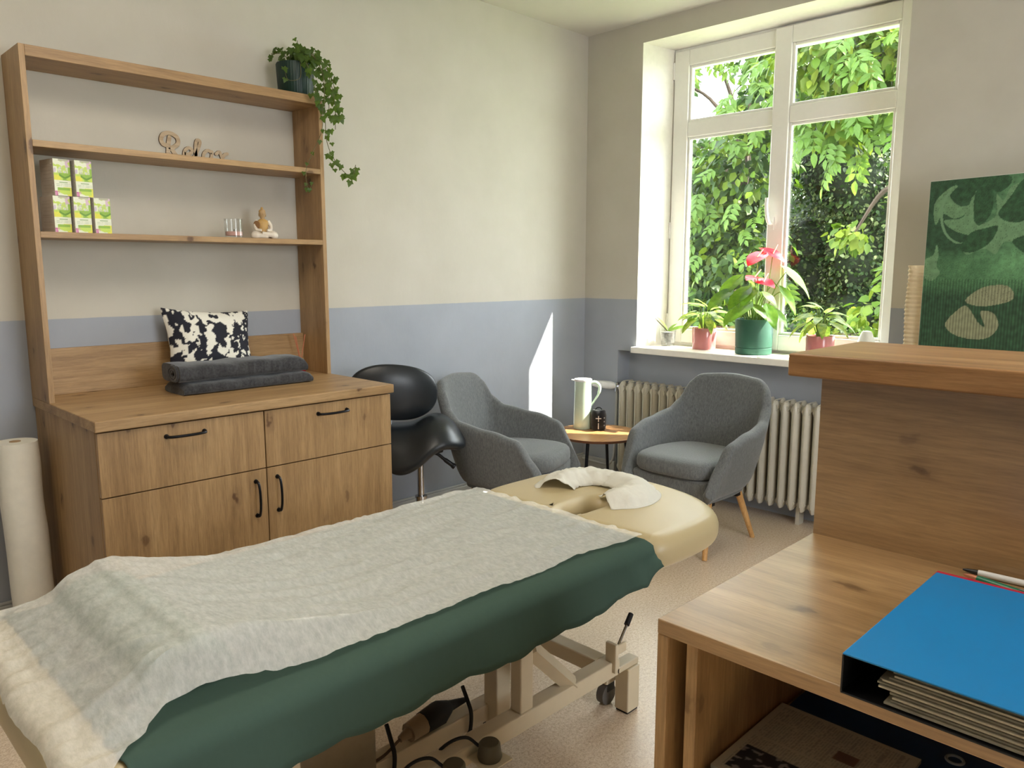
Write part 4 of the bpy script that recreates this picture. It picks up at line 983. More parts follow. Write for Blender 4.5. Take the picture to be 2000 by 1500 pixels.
# newspapers in the compartment
def newsprint(u, v):
    c = (0.50, 0.48, 0.42)
    if 0.06 < u < 0.36 and 0.55 < v < 0.93:
        g = nz(u * 30, v * 18, 2.0); c = (0.03, 0.03, 0.04) if g < 0.25 else (0.25, 0.25, 0.27)
    elif 0.60 < u < 0.72 and 0.30 < v < 0.44: c = (0.16, 0.10, 0.08)
    elif (v * 60) % 1 > 0.45 and 0.05 < v < 0.95 and 0.04 < u < 0.96 and nz(u * 50, int(v * 60) * 3.1, 1.0) > -0.2 and (u * 4) % 1 > 0.06: c = (0.33, 0.32, 0.29)
    return c
npz = 0.6045
nb = MB().box(-3.0, -3.12, npz, -2.66, -2.725, npz + 0.012).build('blue_brochure', plain('blue_brochure_paper', (22, 60, 110), 0.35), bevel=0.001)
tag(nb, 'dark blue brochure under the newspaper in the desk compartment', 'brochure')
nw = thing('newspaper', 'folded newspaper with a dark photo in the desk compartment', 'newspaper', (-2.85, -2.85, npz + 0.012))
MB().box(-2.985, -2.945, npz + 0.0122, -2.745, -2.718, npz + 0.0185).build('pages', plain('newsprint_paper', (176, 170, 152), 0.8), nw)
painted('printed_page', (-2.985, -2.718, npz + 0.0188), (1, 0, 0), (0, -1, 0), 0.24, 0.227, 90, 110, lambda a, c: newsprint(a, 1 - c), nw, print_mat('news_print', 0.8))
b = MB(); pts = [(-2.70, -2.945 + 0.018 * math.cos(2 * PI * k / 20), npz + 0.0128) for k in range(2)]
pts = [(-2.70 + 0.012 * math.cos(2 * PI * k / 20), -2.98 + 0.012 * math.sin(2 * PI * k / 20), npz + 0.0126) for k in range(21)]
b.tube(pts, 0.0025, 6, caps=False); b.build('printed_ring', plain('pale_print', (150, 160, 170), 0.5), nb, smooth=True)

# ------------------------------------------------------------------ paper roll by the sideboard
pr = thing('paper_roll', 'tall roll of white couch paper standing beside the sideboard', 'paper roll', (-3.303, -0.17, 0))
b = MB()
def roll(a, c):
    t = 2 * PI * a; z = 0.775 * c; rr_ = 0.0675 + 0.0022 * nz(math.cos(t) * 1.5, math.sin(t) * 1.5, z * 6) + 0.0015 * math.sin(z * 20 + t)
    return (-3.303 + rr_ * math.cos(t) - 0.012 * c, -0.17 + rr_ * math.sin(t) + 0.03 * c, z)
b.grid(roll, 36, 40); ring = [roll(k / 36, 1) for k in range(36)]; b.add(ring, [tuple(range(36))]); b.add([roll(k / 36, 0) for k in range(36)], [tuple(range(36))[::-1]])
b.build('wound_paper', M['paper_white'], pr, smooth=True)
b = MB(); b.tube([(-3.315, -0.14, 0.72), (-3.3155, -0.1395, 0.777)], 0.018, 16); b.build('core', plain('card_core', (170, 140, 104), 0.8), pr, smooth=True)

# ------------------------------------------------------------------ folding screen with printed canvas, paper lamp
sc_a = Vector((-0.245, -2.128, 0)); dirn = Vector((-math.sin(rad(12.5)), -math.cos(rad(12.5)), 0)); nrmv = Vector((-dirn.y, dirn.x, 0))
if nrmv.x > 0: nrmv = -nrmv
SW, SH, SB = 0.50, 1.755, 0.02
fs_ = thing('folding_screen', 'dark green folding screen printed with pale leaf scrolls behind the counter', 'screen', sc_a)
def inpoly(p, poly):
    x, y = p; c = False; n = len(poly)
    for i in range(n):
        x1, y1 = poly[i]; x2, y2 = poly[i - 1]
        if (y1 > y) != (y2 > y) and x < (x2 - x1) * (y - y1) / (y2 - y1) + x1: c = not c
    return c
def smooth_poly(pts, n=5):
    P = [Vector((x, y, 0)) for x, y in pts]; m_ = len(P); out = []
    for i in range(m_):
        a, b, c, d = P[i - 1], P[i], P[(i + 1) % m_], P[(i + 2) % m_]
        for k in range(n):
            t = k / n; q = 0.5 * ((2 * b) + (c - a) * t + (2 * a - 5 * b + 4 * c - d) * t * t + (3 * b - a - 3 * c + d) * t ** 3); out.append((q.x, q.y))
    return out
# shapes in crop pixels of the visible part: x 0..740 (panel width), y down from the top edge
def S(*pts): return smooth_poly(pts)
LIGHT = [S((40, 170), (140, 60), (200, 50), (150, 120), (230, 200), (330, 190), (300, 240), (200, 290), (110, 250), (60, 330)),
         S((320, 90), (345, 180), (330, 300), (380, 340), (480, 280), (470, 130), (520, 180), (560, 90), (640, 60), (760, 80), (760, 480), (560, 470), (500, 560), (420, 520), (300, 560), (260, 470), (360, 440), (200, 380), (120, 300), (260, 280)),
         S((0, 600), (60, 560), (80, 480), (100, 560), (90, 640), (120, 700), (60, 760), (0, 720))]
DARK = [S((330, 110), (420, 60), (455, 160), (440, 280), (370, 350), (330, 270)), S((500, 250), (560, 160), (640, 40), (720, 110), (735, 220), (660, 330), (560, 330), (500, 290)),
        S((250, 500), (320, 400), (420, 370), (500, 360), (460, 470), (360, 540), (280, 540)), S((600, 470), (700, 430), (790, 450), (790, 580), (690, 560)), S((220, 90), (300, 60), (330, 110), (280, 160), (210, 160)),
        S((240, 0), (520, 0), (560, 60), (480, 120), (400, 60), (300, 70))]
PALE = [S((320, 900), (440, 800), (600, 790), (640, 880), (520, 930), (400, 940)), S((190, 1080), (300, 950), (350, 960), (420, 1060), (470, 1090), (430, 980), (520, 990), (560, 1080), (500, 1170), (380, 1190), (250, 1160))]
def screen_col(u, v):
    x = u * 850; y = (1 - v) * (SH / 0.755) * 1330
    n1 = nz(x * 0.006, y * 0.006, 1.0); n2 = nz(x * 0.03, y * 0.03, 5.0); n3 = nz(x * 0.12, y * 0.12, 9.0)
    k = sstep(250, 650, x + 260 * n1) * (1 - sstep(620, 820, y)) 
    base = np.array((0.030, 0.085, 0.040)) * (1 + 0.5 * n2) + k * np.array((0.085, 0.185, 0.085)) * (0.8 + 0.3 * n2)
    mid = sstep(480, 640, y) * (1 - sstep(760, 900, y)); base += mid * np.array((0.05, 0.12, 0.05)) * (0.8 + 0.8 * n3)
    c = base
    p = (x, y)
    if y < 800:
        for q in LIGHT:
            if inpoly(p, q): c = np.array((0.15, 0.285, 0.145)) * (1 + 0.25 * n2); break
        for q in DARK:
            if inpoly(p, q): c = np.array((0.030, 0.090, 0.038)) * (1 + 0.5 * n2 + 0.5 * n3); break
    if 760 < y < 1260:
        for q in PALE:
            if inpoly(p, q): c = np.array((0.30, 0.32, 0.19)) * (1 + 0.2 * n2) * 0.9; break
    if y > 740:
        r_ = 0.5 + 0.5 * math.sin(x * 0.30 + 0.4 * n3); c = c * (0.62 + 0.55 * r_)
    if n3 > 0.42 and y < 900: c = c * 0.5
    if abs(math.hypot(x - 330, y - 250) - 235 + 20 * n1) < 9 and x < 260 and 90 < y < 480: c = np.array((0.17, 0.31, 0.17))
    return np.clip(c, 0.004, 1)
pm_s = print_mat('screen_print', 0.65, 0.3)
def screen_panel(A, d, nfront, w, colfn, first):
    b = MB(); back = -nfront * 0.022
    q = [A + Vector((0, 0, SB)), A + d * w + Vector((0, 0, SB)), A + d * w + Vector((0, 0, SH)), A + Vector((0, 0, SH))]
    q += [p + back for p in q]
    b.add(q, [(0, 1, 2, 3), (7, 6, 5, 4), (0, 4, 5, 1), (1, 5, 6, 2), (2, 6, 7, 3), (3, 7, 4, 0)])
    pnl = b.build('panel', plain('white_canvas_edge', (214, 214, 202), 0.7), fs_)
    e = 0.002
    painted('canvas_print', A + d * e + Vector((0, 0, SB)) + nfront * 0.0008, d, (0, 0, 1), w - 2 * e, SH - SB - e, 190 if first else 40, 560 if first else 120, colfn, pnl, pm_s)
    for s_ in (0.03, w - 0.05):
        f = MB(); P = A + d * s_; f.tube([P + back * 0.5, P + back * 0.5 + Vector((0, 0, SB))], 0.009, 8); f.build('foot', M['black_plastic'], pnl)
screen_panel(sc_a, dirn, nrmv, SW, screen_col, True)
A2 = sc_a + dirn * (SW + 0.004); d2 = Vector((math.sin(rad(16)), -math.cos(rad(16)), 0)); n2_ = Vector((-d2.y, d2.x, 0)); n2_ = n2_ if n2_.x < 0 else -n2_
screen_panel(A2, d2, n2_, SW, screen_col, False)
lp = thing('paper_floor_lamp', 'cream crinkled paper column lamp beside the green screen', 'floor lamp', (-0.145, -2.115, 0))
b = MB(); lx, ly = -0.145, -2.120
def lampf(a, c):
    t = 2 * PI * a; ex = 0.6; hw_ = 0.078 + 0.002 * math.sin(c * 430) + 0.004 * nz(math.cos(t) * 2, math.sin(t) * 2, c * 9)
    return (lx + hw_ * math.copysign(abs(math.cos(t)) ** ex, math.cos(t)) + 0.004 * nz(c * 5, 1.0), ly + hw_ * math.copysign(abs(math.sin(t)) ** ex, math.sin(t)) + 0.006 * nz(c * 4, 3.0), 0.05 + 1.345 * c)
b.grid(lampf, 40, 240); rp = thin_cloth('rice_paper', (232, 214, 180), 1.0, trans=0.3); b.build('shade', rp, lp, smooth=True)
b = MB(); b.lathe([(0.0, 0), (0.085, 0), (0.085, 0.012), (0.02, 0.02), (0.02, 0.05), (0.0, 0.05)], 24, (lx, ly, 0), close=False); b.build('base', M['black_metal'], lp, smooth=True)
b = MB()
for k in range(4):
    a = rad(45 + 90 * k); b.tube([(lx + 0.02 * math.cos(a), ly + 0.02 * math.sin(a), 0.045), (lx + 0.07 * math.cos(a), ly + 0.07 * math.sin(a), 0.052)], 0.003, 6)
b.tube([(lx, ly, 0.04), (lx, ly, 0.5)], 0.008, 8); b.build('stem', M['black_metal'], lp)

# ================================================================== PLANTS
def leaf_mesh(b, base, direction, normal, L, W, droop=0.3, fold=0.15, heart=0.0, curl=0.0, nu=8, nv=4, tipx=1.0):
    """append one leaf blade: base point, growth direction, upper-side normal"""
    d = Vector(direction).normalized(); n = Vector(normal); n = (n - d * n.dot(d)).normalized(); s_ = d.cross(n)
    ax = [Vector(base)]; dirs = [d]; step = L / nu; cur = Vector(base); dd = d.copy(); nn = n.copy()
    for i in range(nu):
        ang_ = -droop / nu * (0.4 + 1.2 * i / nu); R = Matrix.Rotation(-ang_, 3, s_) if False else Matrix.Rotation(ang_, 3, s_)
        dd = (R @ dd).normalized(); nn = (R @ nn).normalized(); cur = cur + dd * step; ax.append(cur.copy()); dirs.append(dd.copy())
    vs = []; 
    nn = n.copy(); 
    for i, p in enumerate(ax):
        t = i / nu; dcur = dirs[i]; ncur = s_.cross(dcur) * -1
        if ncur.dot(n) < 0 and i == 0: ncur = -ncur
        ncur = dcur.cross(s_) * -1 if dcur.cross(s_).dot(n) < 0 and False else (s_.cross(dcur) if s_.cross(dcur).dot(n) > -0.2 else -s_.cross(dcur))
        w = W / 2 * (math.sin(PI * min(1, t ** (0.62 if heart else 0.8) )) ** 0.75 * (1 - 0.25 * t) + 0.01)
        if t >= 1: w = 0.0006
        for j in range(-nv // 2, nv // 2 + 1):
            q = j / (nv / 2)
            off = s_ * (w * q) + ncur * (fold * abs(q) * w) + ncur * (curl * W * 0.12 * math.sin(t * 9 + q * 2))
            back = d * (-heart * W * 0.55 * abs(q) * (1 - t) ** 6)
            vs.append(p + off + back)
    m = nv + 1 if nv % 2 == 0 else nv
    fs = [(i * m + j, (i + 1) * m + j, (i + 1) * m + j + 1, i * m + j + 1) for i in range(nu) for j in range(m - 1)]
    return b.add(vs, fs)
def pot(parent, c, r0, r1, h, mat, name='pot', saucer=None):
    b = MB(); b.lathe([(0.0, 0.0), (r0 * 0.96, 0.0), (r0, 0.004), (r1, h - 0.003), (r1 - 0.002, h), (r1 - 0.007, h), (r1 - 0.008, h - 0.02), (0.0, h - 0.022)], 40, c, close=False)
    o = b.build(name, mat, parent, smooth=True)
    b = MB(); b.lathe([(0.0, h - 0.016), (r1 - 0.009, h - 0.018)], 24, c, close=False); b.build('soil', M['soil'], o)
    return o
ZS = 0.9005
# --- anthurium in the green pot
ax_, ay_ = 0.122, -1.145
an = thing('anthurium', 'red flowering anthurium in a matt green pot on the window sill', 'potted plant', (ax_, ay_, ZS))
gp = plain('green_pot', (46, 92, 74), 0.6, var=0.03)
b = MB(); b.lathe([(0.0, 0.0), (0.094, 0.0), (0.100, 0.004), (0.101, 0.036), (0.098, 0.038), (0.098, 0.041), (0.101, 0.043), (0.106, 0.196), (0.105, 0.199), (0.099, 0.199), (0.097, 0.18), (0.0, 0.178)], 48, (ax_, ay_, ZS), close=False)
po_ = b.build('pot', gp, an, smooth=True); b = MB(); b.lathe([(0, 0.183), (0.097, 0.182)], 24, (ax_, ay_, ZS), close=False); b.build('soil', M['soil'], po_)
Rv = Vector((0.707, -0.707, 0)); Cv = Vector((-0.87, -0.5, 0))   # right in the picture, towards the room
A0 = Vector((ax_, ay_, ZS + 0.19))
def stemleaf(parent, base0, tip, L, W, lean, mat, heart=0.8, droop=0.5, fold=0.12, r=0.0032, up=0.5, leafname='leaf', stm=None, roll=0.0):
    tip = Vector(tip); mid = base0.lerp(tip, 0.55) + Vector((0, 0, 0.04))
    b = MB(); b.tube(catmull([base0, mid, tip], 6), r, 6); st_ = b.build('stem', stm or M['stem'], parent, smooth=True)
    b = MB(); d = Vector(lean); leaf_mesh(b, tip, d, Vector((0, 0, 1)) + Cv * up + Rv * roll, L, W, droop, fold, heart, 0.15, 10, 6); b.build(leafname, mat, st_, smooth=True)
def off(r_, c_, z_): return A0 + Rv * r_ + Cv * c_ + Vector((0, 0, z_ - 0.19 + 0.0))
spec_l = [(-0.11, 0.02, 0.42, 0.21, 0.13, (-0.75, 0.2, -0.65)), (-0.16, 0.06, 0.35, 0.20, 0.12, (-0.8, 0.3, -0.5)), (-0.06, 0.07, 0.36, 0.19, 0.13, (-0.75, 0.4, -0.6)), (-0.05, 0.10, 0.28, 0.18, 0.12, (-0.8, 0.5, -0.55)),
          (0.17, 0.02, 0.47, 0.26, 0.13, (0.8, 0.1, -0.62)), (0.15, 0.04, 0.36, 0.20, 0.10, (0.65, 0.2, -0.8)), (0.05, 0.10, 0.34, 0.12, 0.075, (0.7, 0.4, -0.55)), (0.07, 0.09, 0.26, 0.15, 0.11, (0.3, 0.6, -0.7)),
          (0.00, 0.11, 0.27, 0.12, 0.08, (0.6, 0.5, -0.5)), (-0.03, -0.05, 0.40, 0.18, 0.12, (0.4, -0.4, -0.5)), (0.10, -0.03, 0.40, 0.18, 0.12, (0.7, -0.2, -0.5)), (0.12, 0.05, 0.24, 0.14, 0.085, (0.7, 0.2, -0.7)),
          (-0.12, 0.00, 0.24, 0.13, 0.08, (-0.6, 0.2, -0.7)), (0.09, 0.06, 0.205, 0.09, 0.05, (0.55, 0.3, -0.8)), (-0.02, 0.08, 0.36, 0.17, 0.10, (-0.5, 0.5, -0.5)), (0.03, -0.06, 0.33, 0.16, 0.10, (-0.2, -0.7, -0.4))]
for (r_, c_, z_, L, W, dd) in spec_l:
    base0 = A0 + Rv * (r_ * 0.22 + random.uniform(-0.015, 0.015)) + Cv * (c_ * 0.25) + Vector((0, 0, -0.01))
    lean = Rv * dd[0] + Cv * dd[1] + Vector((0, 0, dd[2]))
    stemleaf(an, base0, off(r_, c_, z_), L * 0.82, W * 0.80, lean, M['anth_leaf'], 0.9, 0.55, 0.14, up=0.45)
for k, (r_, c_, z_, dd, W) in enumerate(((-0.005, 0.06, 0.545, (-0.6, 0.5, -0.35), 0.115), (0.085, 0.02, 0.565, (0.6, 0.3, -0.25), 0.11), (-0.015, 0.10, 0.435, (-0.5, 0.7, 0.05), 0.10), (0.035, 0.09, 0.41, (0.5, 0.6, -0.1), 0.10))):
    base0 = A0 + Rv * (r_ * 0.3) + Cv * (c_ * 0.2) + Vector((0, 0, -0.01)); tip = off(r_, c_, z_)
    b = MB(); b.tube(catmull([base0, base0.lerp(tip, 0.5) + Rv * 0.01, tip], 6), 0.0028, 6); fl = b.build('flower_stem', M['stem'], an, smooth=True)
    lean = Rv * dd[0] + Cv * dd[1] + Vector((0, 0, dd[2])); lean.normalize()
    b = MB(); leaf_mesh(b, tip - lean * 0.03, lean, Vector((0, 0, 1)) + Cv * 0.35, 0.115, W, 0.5, 0.12, 0.9, 0.1, 10, 6); b.build('spathe', M['spathe'], fl, smooth=True)
    b = MB(); up_ = (Vector((0, 0, 1)) + Rv * 0.7 - lean * 0.2).normalized(); b.tube([tip, tip + up_ * 0.055], [0.0045, 0.003], 8); b.build('spadix', M['spadix'], fl, smooth=True)
# --- variegated plants in pink pots
pink = plain('pink_glaze', (196, 122, 120), 0.18, var=0.03, spec=0.6)
def pink_plant(label, cx, cy, seed, n, hgt, spread):
    rnd = random.Random(seed); p = thing('leafy_plant', label, 'potted plant', (cx, cy, ZS), 0, 'variegated plants in pink pots')
    pot(p, (cx, cy, ZS), 0.069, 0.073, 0.128, pink)
    O = Vector((cx, cy, ZS + 0.115))
    for i in range(n):
        a = 2 * PI * i / n * 2.4 + rnd.uniform(-0.3, 0.3); k = i / n
        rr_ = spread * (0.45 + 0.55 * (1 - k)) * rnd.uniform(0.7, 1.0); zz = hgt * (0.35 + 0.65 * k) * rnd.uniform(0.85, 1.05)
        dirv = Vector((math.cos(a), math.sin(a), 0)); tip = O + dirv * rr_ * 0.45 + Vector((0, 0, zz))
        if tip.x > 0.225: tip.x = 0.225
        base0 = O + dirv * 0.014
        L = rnd.uniform(0.10, 0.145); W = L * rnd.uniform(0.36, 0.46)
        lean = dirv * 0.9 + Vector((0, 0, 0.35 - 1.0 * (1 - k)))
        if tip.x + lean.x * L > 0.235: lean.x = -abs(lean.x) * 0.2 
        stemleaf(p, base0, tip, L, W, lean, M['dieff'], 0.2, 0.7, 0.18, 0.0026, 0.25)
pink_plant('variegated leafy plant in a glossy pink pot left of the anthurium', 0.165, -0.80, 3, 24, 0.15, 0.20)
pink_plant('variegated leafy plant in a glossy pink pot right of the anthurium', 0.105, -1.535, 11, 20, 0.165, 0.17)
# --- small orchid in clear pot
oc = (0.175, -0.535)
orc = thing('orchid', 'small leafless-stemmed orchid in a clear pot at the left end of the sill', 'potted plant', (oc[0], oc[1], ZS))
orc['label'] = 'small orchid with few leaves in a clear pot, left end of sill'
b = MB(); b.lathe([(0.0, 0.0), (0.040, 0.0), (0.052, 0.105), (0.055, 0.107), (0.055, 0.110), (0.050, 0.110), (0.039, 0.004), (0.0, 0.003)], 28, (oc[0], oc[1], ZS), close=False); b.build('pot', M['clear'], orc, smooth=True)
b = MB(); b.lathe([(0.0, 0.022), (0.040, 0.022), (0.047, 0.088), (0.0, 0.092)], 24, (oc[0], oc[1], ZS), close=False); b.build('bark_mix', plain('grey_bark', (130, 128, 124), 0.9, var=0.35, scale=70, bump=0.8, bscale=70), orc, smooth=True)
O = Vector((oc[0], oc[1], ZS + 0.09))
for (r_, c_, dz, L, W) in ((-0.5, 0.2, 0.95, 0.13, 0.034), (0.8, 0.25, 0.35, 0.14, 0.038), (0.55, -0.1, 0.7, 0.08, 0.028)):
    b = MB(); leaf_mesh(b, O, Rv * r_ + Cv * c_ + Vector((0, 0, dz)), Vector((0, 0, 1)) + Cv * 0.5 - Rv * r_, L, W, 0.5, 0.25, 0, 0, 8, 4); b.build('leaf', M['orchid_leaf'], orc, smooth=True)
b = MB(); b.tube(catmull([O, O - Rv * 0.03 + Vector((0, 0, 0.03)), O - Rv * 0.085 + Vector((0, 0, 0.085))], 5), 0.003, 6); b.build('flower_spike', plain('dry_spike', (90, 84, 62), 0.7), orc, smooth=True)
# --- white cone vase/humidifier
b = MB(); cx, cy = 0.15, -1.757
b.lathe([(0.0, 0.0), (0.066, 0.0), (0.070, 0.006), (0.066, 0.03), (0.028, 0.150), (0.022, 0.160), (0.012, 0.163), (0.0, 0.160)], 32, (cx, cy, ZS), close=False)
o = b.build('aroma_diffuser', M['white_plastic'], smooth=True); tag(o, 'white cone-shaped aroma diffuser at the right end of the sill', 'diffuser')

# --- trailing ivy on top of the shelf unit
ix, iy, iz = -2.135, -0.112, 2.1175
iv = thing('potted_ivy', 'trailing ivy in a dark green ribbed pot on top of the shelf unit', 'potted plant', (ix, iy, iz))
dgp = plain('dark_green_pot', (10, 44, 34), 0.45)
b = MB(); NR = 120; prof = [(0.070, 0.0), (0.073, 0.004), (0.080, 0.135), (0.079, 0.140), (0.074, 0.140), (0.073, 0.120)]
vs = []
for r_, z_ in prof:
    for k in range(NR): t = 2 * PI * k / NR; q = r_ + (0.0012 * math.cos(t * 40) if 0.002 < z_ < 0.139 and r_ > 0.0725 else 0); vs.append((ix + q * math.cos(t), iy + q * math.sin(t), iz + z_))
fs = [(i * NR + k, i * NR + (k + 1) % NR, (i + 1) * NR + (k + 1) % NR, (i + 1) * NR + k) for i in range(len(prof) - 1) for k in range(NR)] + [tuple(range(NR))[::-1]]
b.add(vs, fs); pv = b.build('pot', dgp, iv, smooth=True)
b = MB(); b.lathe([(0, 0.124), (0.0735, 0.122)], 24, (ix, iy, iz), close=False); b.build('soil', M['soil'], pv)
def ivy_leaf_mesh():
    out = [(0, 0), (0.32, -0.20), (0.42, 0.05), (0.62, 0.30), (0.34, 0.42), (0.26, 0.62), (0.0, 1.0), (-0.26, 0.62), (-0.34, 0.42), (-0.62, 0.30), (-0.42, 0.05), (-0.32, -0.20)]
    vs = [(x, y, 0.10 * abs(x) - 0.16 * y * y) for x, y in out] + [(0, 0.35, 0.02)]
    me = bpy.data.meshes.new('ivy_leaf'); me.from_pydata(vs, [], [(i, (i + 1) % 12, 12) for i in range(12)]); me.update(); me.materials.append(M['ivy']); return me
IVM = ivy_leaf_mesh(); rnd = random.Random(5); n_iv = 0
def put_ivy(p, nrm, down, s):
    o = bpy.data.objects.new('leaf', IVM); COL.objects.link(o); o.parent = iv
    z_ = Vector(nrm).normalized(); y_ = Vector(down); y_ = (y_ - z_ * y_.dot(z_)).normalized(); x_ = y_.cross(z_)
    Mx = Matrix((x_, y_, z_)).transposed().to_4x4(); Mx.translation = Vector(p) - Vector((ix, iy, iz)); o.matrix_local = Mx @ Matrix.Scale(s, 4); return o
I0 = Vector((ix, iy, iz + 0.13)); RI = Vector((0.705, -0.709, 0)); CI = Vector((-0.5, -0.86, 0))
vines = [[I0, I0 + RI * 0.07 + CI * 0.04 + Vector((0, 0, 0.045)), I0 + RI * 0.135 + CI * 0.05 + Vector((0, 0, -0.03)), I0 + RI * 0.165 + CI * 0.05 + Vector((0, 0, -0.15)), I0 + RI * 0.165 + CI * 0.05 + Vector((0, 0, -0.27))],
         [I0, I0 + RI * 0.06 + CI * 0.07 + Vector((0, 0, 0.04)), I0 + RI * 0.115 + CI * 0.10 + Vector((0, 0, -0.05)), I0 + RI * 0.12 + CI * 0.11 + Vector((0, 0, -0.20)), I0 + RI * 0.125 + CI * 0.10 + Vector((0, 0, -0.33)), I0 + RI * 0.165 + CI * 0.10 + Vector((0, 0, -0.42)), I0 + RI * 0.225 + CI * 0.10 + Vector((0, 0, -0.475)), I0 + RI * 0.245 + CI * 0.10 + Vector((0, 0, -0.425))],
         [I0, I0 + RI * 0.05 + CI * 0.06 + Vector((0, 0, 0.05)), I0 + RI * 0.10 + CI * 0.08 + Vector((0, 0, 0.0)), I0 + RI * 0.135 + CI * 0.08 + Vector((0, 0, -0.12)), I0 + RI * 0.14 + CI * 0.08 + Vector((0, 0, -0.24))],
         [I0, I0 + RI * 0.03 + CI * 0.08 + Vector((0, 0, 0.03)), I0 + RI * 0.06 + CI * 0.115 + Vector((0, 0, -0.04)), I0 + RI * 0.085 + CI * 0.12 + Vector((0, 0, -0.13)), I0 + RI * 0.09 + CI * 0.125 + Vector((0, 0, -0.18))],
         [I0, I0 + RI * 0.09 + Vector((0, 0, 0.04)), I0 + RI * 0.15 + Vector((0, 0, -0.03)), I0 + RI * 0.175 + Vector((0, 0, -0.12)), I0 + RI * 0.18 + Vector((0, 0, -0.20))],
         [I0, I0 + RI * 0.01 + Vector((0, 0, 0.06)), I0 + RI * 0.015 + Vector((0, 0, 0.11))], [I0, I0 - RI * 0.05 + CI * 0.03 + Vector((0, 0, 0.045)), I0 - RI * 0.10 + CI * 0.04 + Vector((0, 0, 0.045))],
         [I0, I0 + RI * 0.02 + CI * 0.08 + Vector((0, 0, 0.01)), I0 + RI * 0.02 + CI * 0.12 + Vector((0, 0, -0.07)), I0 - RI * 0.03 + CI * 0.125 + Vector((0, 0, -0.08)), I0 - RI * 0.045 + CI * 0.12 + Vector((0, 0, -0.035))],
         [I0 + RI * 0.11 + CI * 0.11 + Vector((0, 0, -0.16)), I0 + RI * 0.105 + CI * 0.13 + Vector((0, 0, -0.28)), I0 + RI * 0.06 + CI * 0.13 + Vector((0, 0, -0.38)), I0 + RI * 0.03 + CI * 0.13 + Vector((0, 0, -0.45)), I0 + RI * 0.035 + CI * 0.13 + Vector((0, 0, -0.53)), I0 + RI * 0.06 + CI * 0.13 + Vector((0, 0, -0.50))]]
dens = [34, 40, 34, 30, 30, 8, 9, 2, 10]
for vi, vpts in enumerate(vines):
    c = catmull(vpts, 8); b = MB(); b.tube(c, 0.0013 if vi > 6 else 0.0016, 5); b.build('vine', plain('vine_stem', (96, 92, 56), 0.7) if vi == 0 else bpy.data.materials['vine_stem'], iv, smooth=True)
    for k in range(dens[vi]):
        t = (k + 0.6) / dens[vi]; 
        if vi in (1, 8): t = t ** 0.85
        if vi == 7: t = 0.97 - 0.1 * k
        p = c[min(len(c) - 1, int(t * (len(c) - 1)))] + Vector((rnd.uniform(-1, 1), rnd.uniform(-1, 1), rnd.uniform(-1, 1))) * (0.024 if vi not in (7, 8) else 0.010)
        p.y = min(p.y, -0.03)
        s_ = rnd.uniform(0.020, 0.032) if vi != 8 else rnd.uniform(0.014, 0.022)
        put_ivy(p, CI + RI * rnd.uniform(-0.7, 0.7) + Vector((0, 0, rnd.uniform(-0.2, 0.9))), Vector((rnd.uniform(-0.5, 0.5), rnd.uniform(-0.5, 0.5), -1)), s_)
for k in range(60):
    a = rnd.uniform(0, 2 * PI); rr_ = rnd.uniform(0, 0.085); p = I0 + Vector((rr_ * math.cos(a), rr_ * math.sin(a), 0.02 + rnd.uniform(0, 0.055))); p.y = min(p.y, -0.03)
    put_ivy(p, Vector((math.cos(a), math.sin(a), 0.9)) + CI * 0.5, Vector((math.cos(a), math.sin(a), -0.7)), rnd.uniform(0.022, 0.034))

# ================================================================== OUTSIDE THE WINDOW
def grass_mat():
    t = NT('grass_ground'); n = t.noise(t.coord(), 6, 6, 0.7)
    t.set(t.ramp(n, [(0.3, lin((62, 84, 34))), (0.7, lin((120, 140, 66)))]), 0.95); t.bump(t.noise(t.coord(), 60, 4), 0.6, 0.02); return t.m
g_ = MB(); g_.grid(lambda a, b: (0.53 + 24 * a, -14 + 32 * b, -0.35 + 0.12 * nz(a * 9, b * 12, 1.0)), 40, 50)
o = g_.build('garden_ground', grass_mat(), smooth=True); o['kind'] = 'structure'
RS = np.random.RandomState(3)
LEAF_T = np.array([(0, 0, 0), (0.24, 0.30, 0.06), (0.20, 0.66, 0.03), (0, 1.0, -0.06), (-0.20, 0.66, 0.03), (-0.24, 0.30, 0.06), (0, 0.45, -0.03)], dtype=np.float64)
LEAF_F = [(0, 1, 6), (1, 2, 6), (2, 3, 6), (3, 4, 6), (4, 5, 6), (5, 0, 6)]
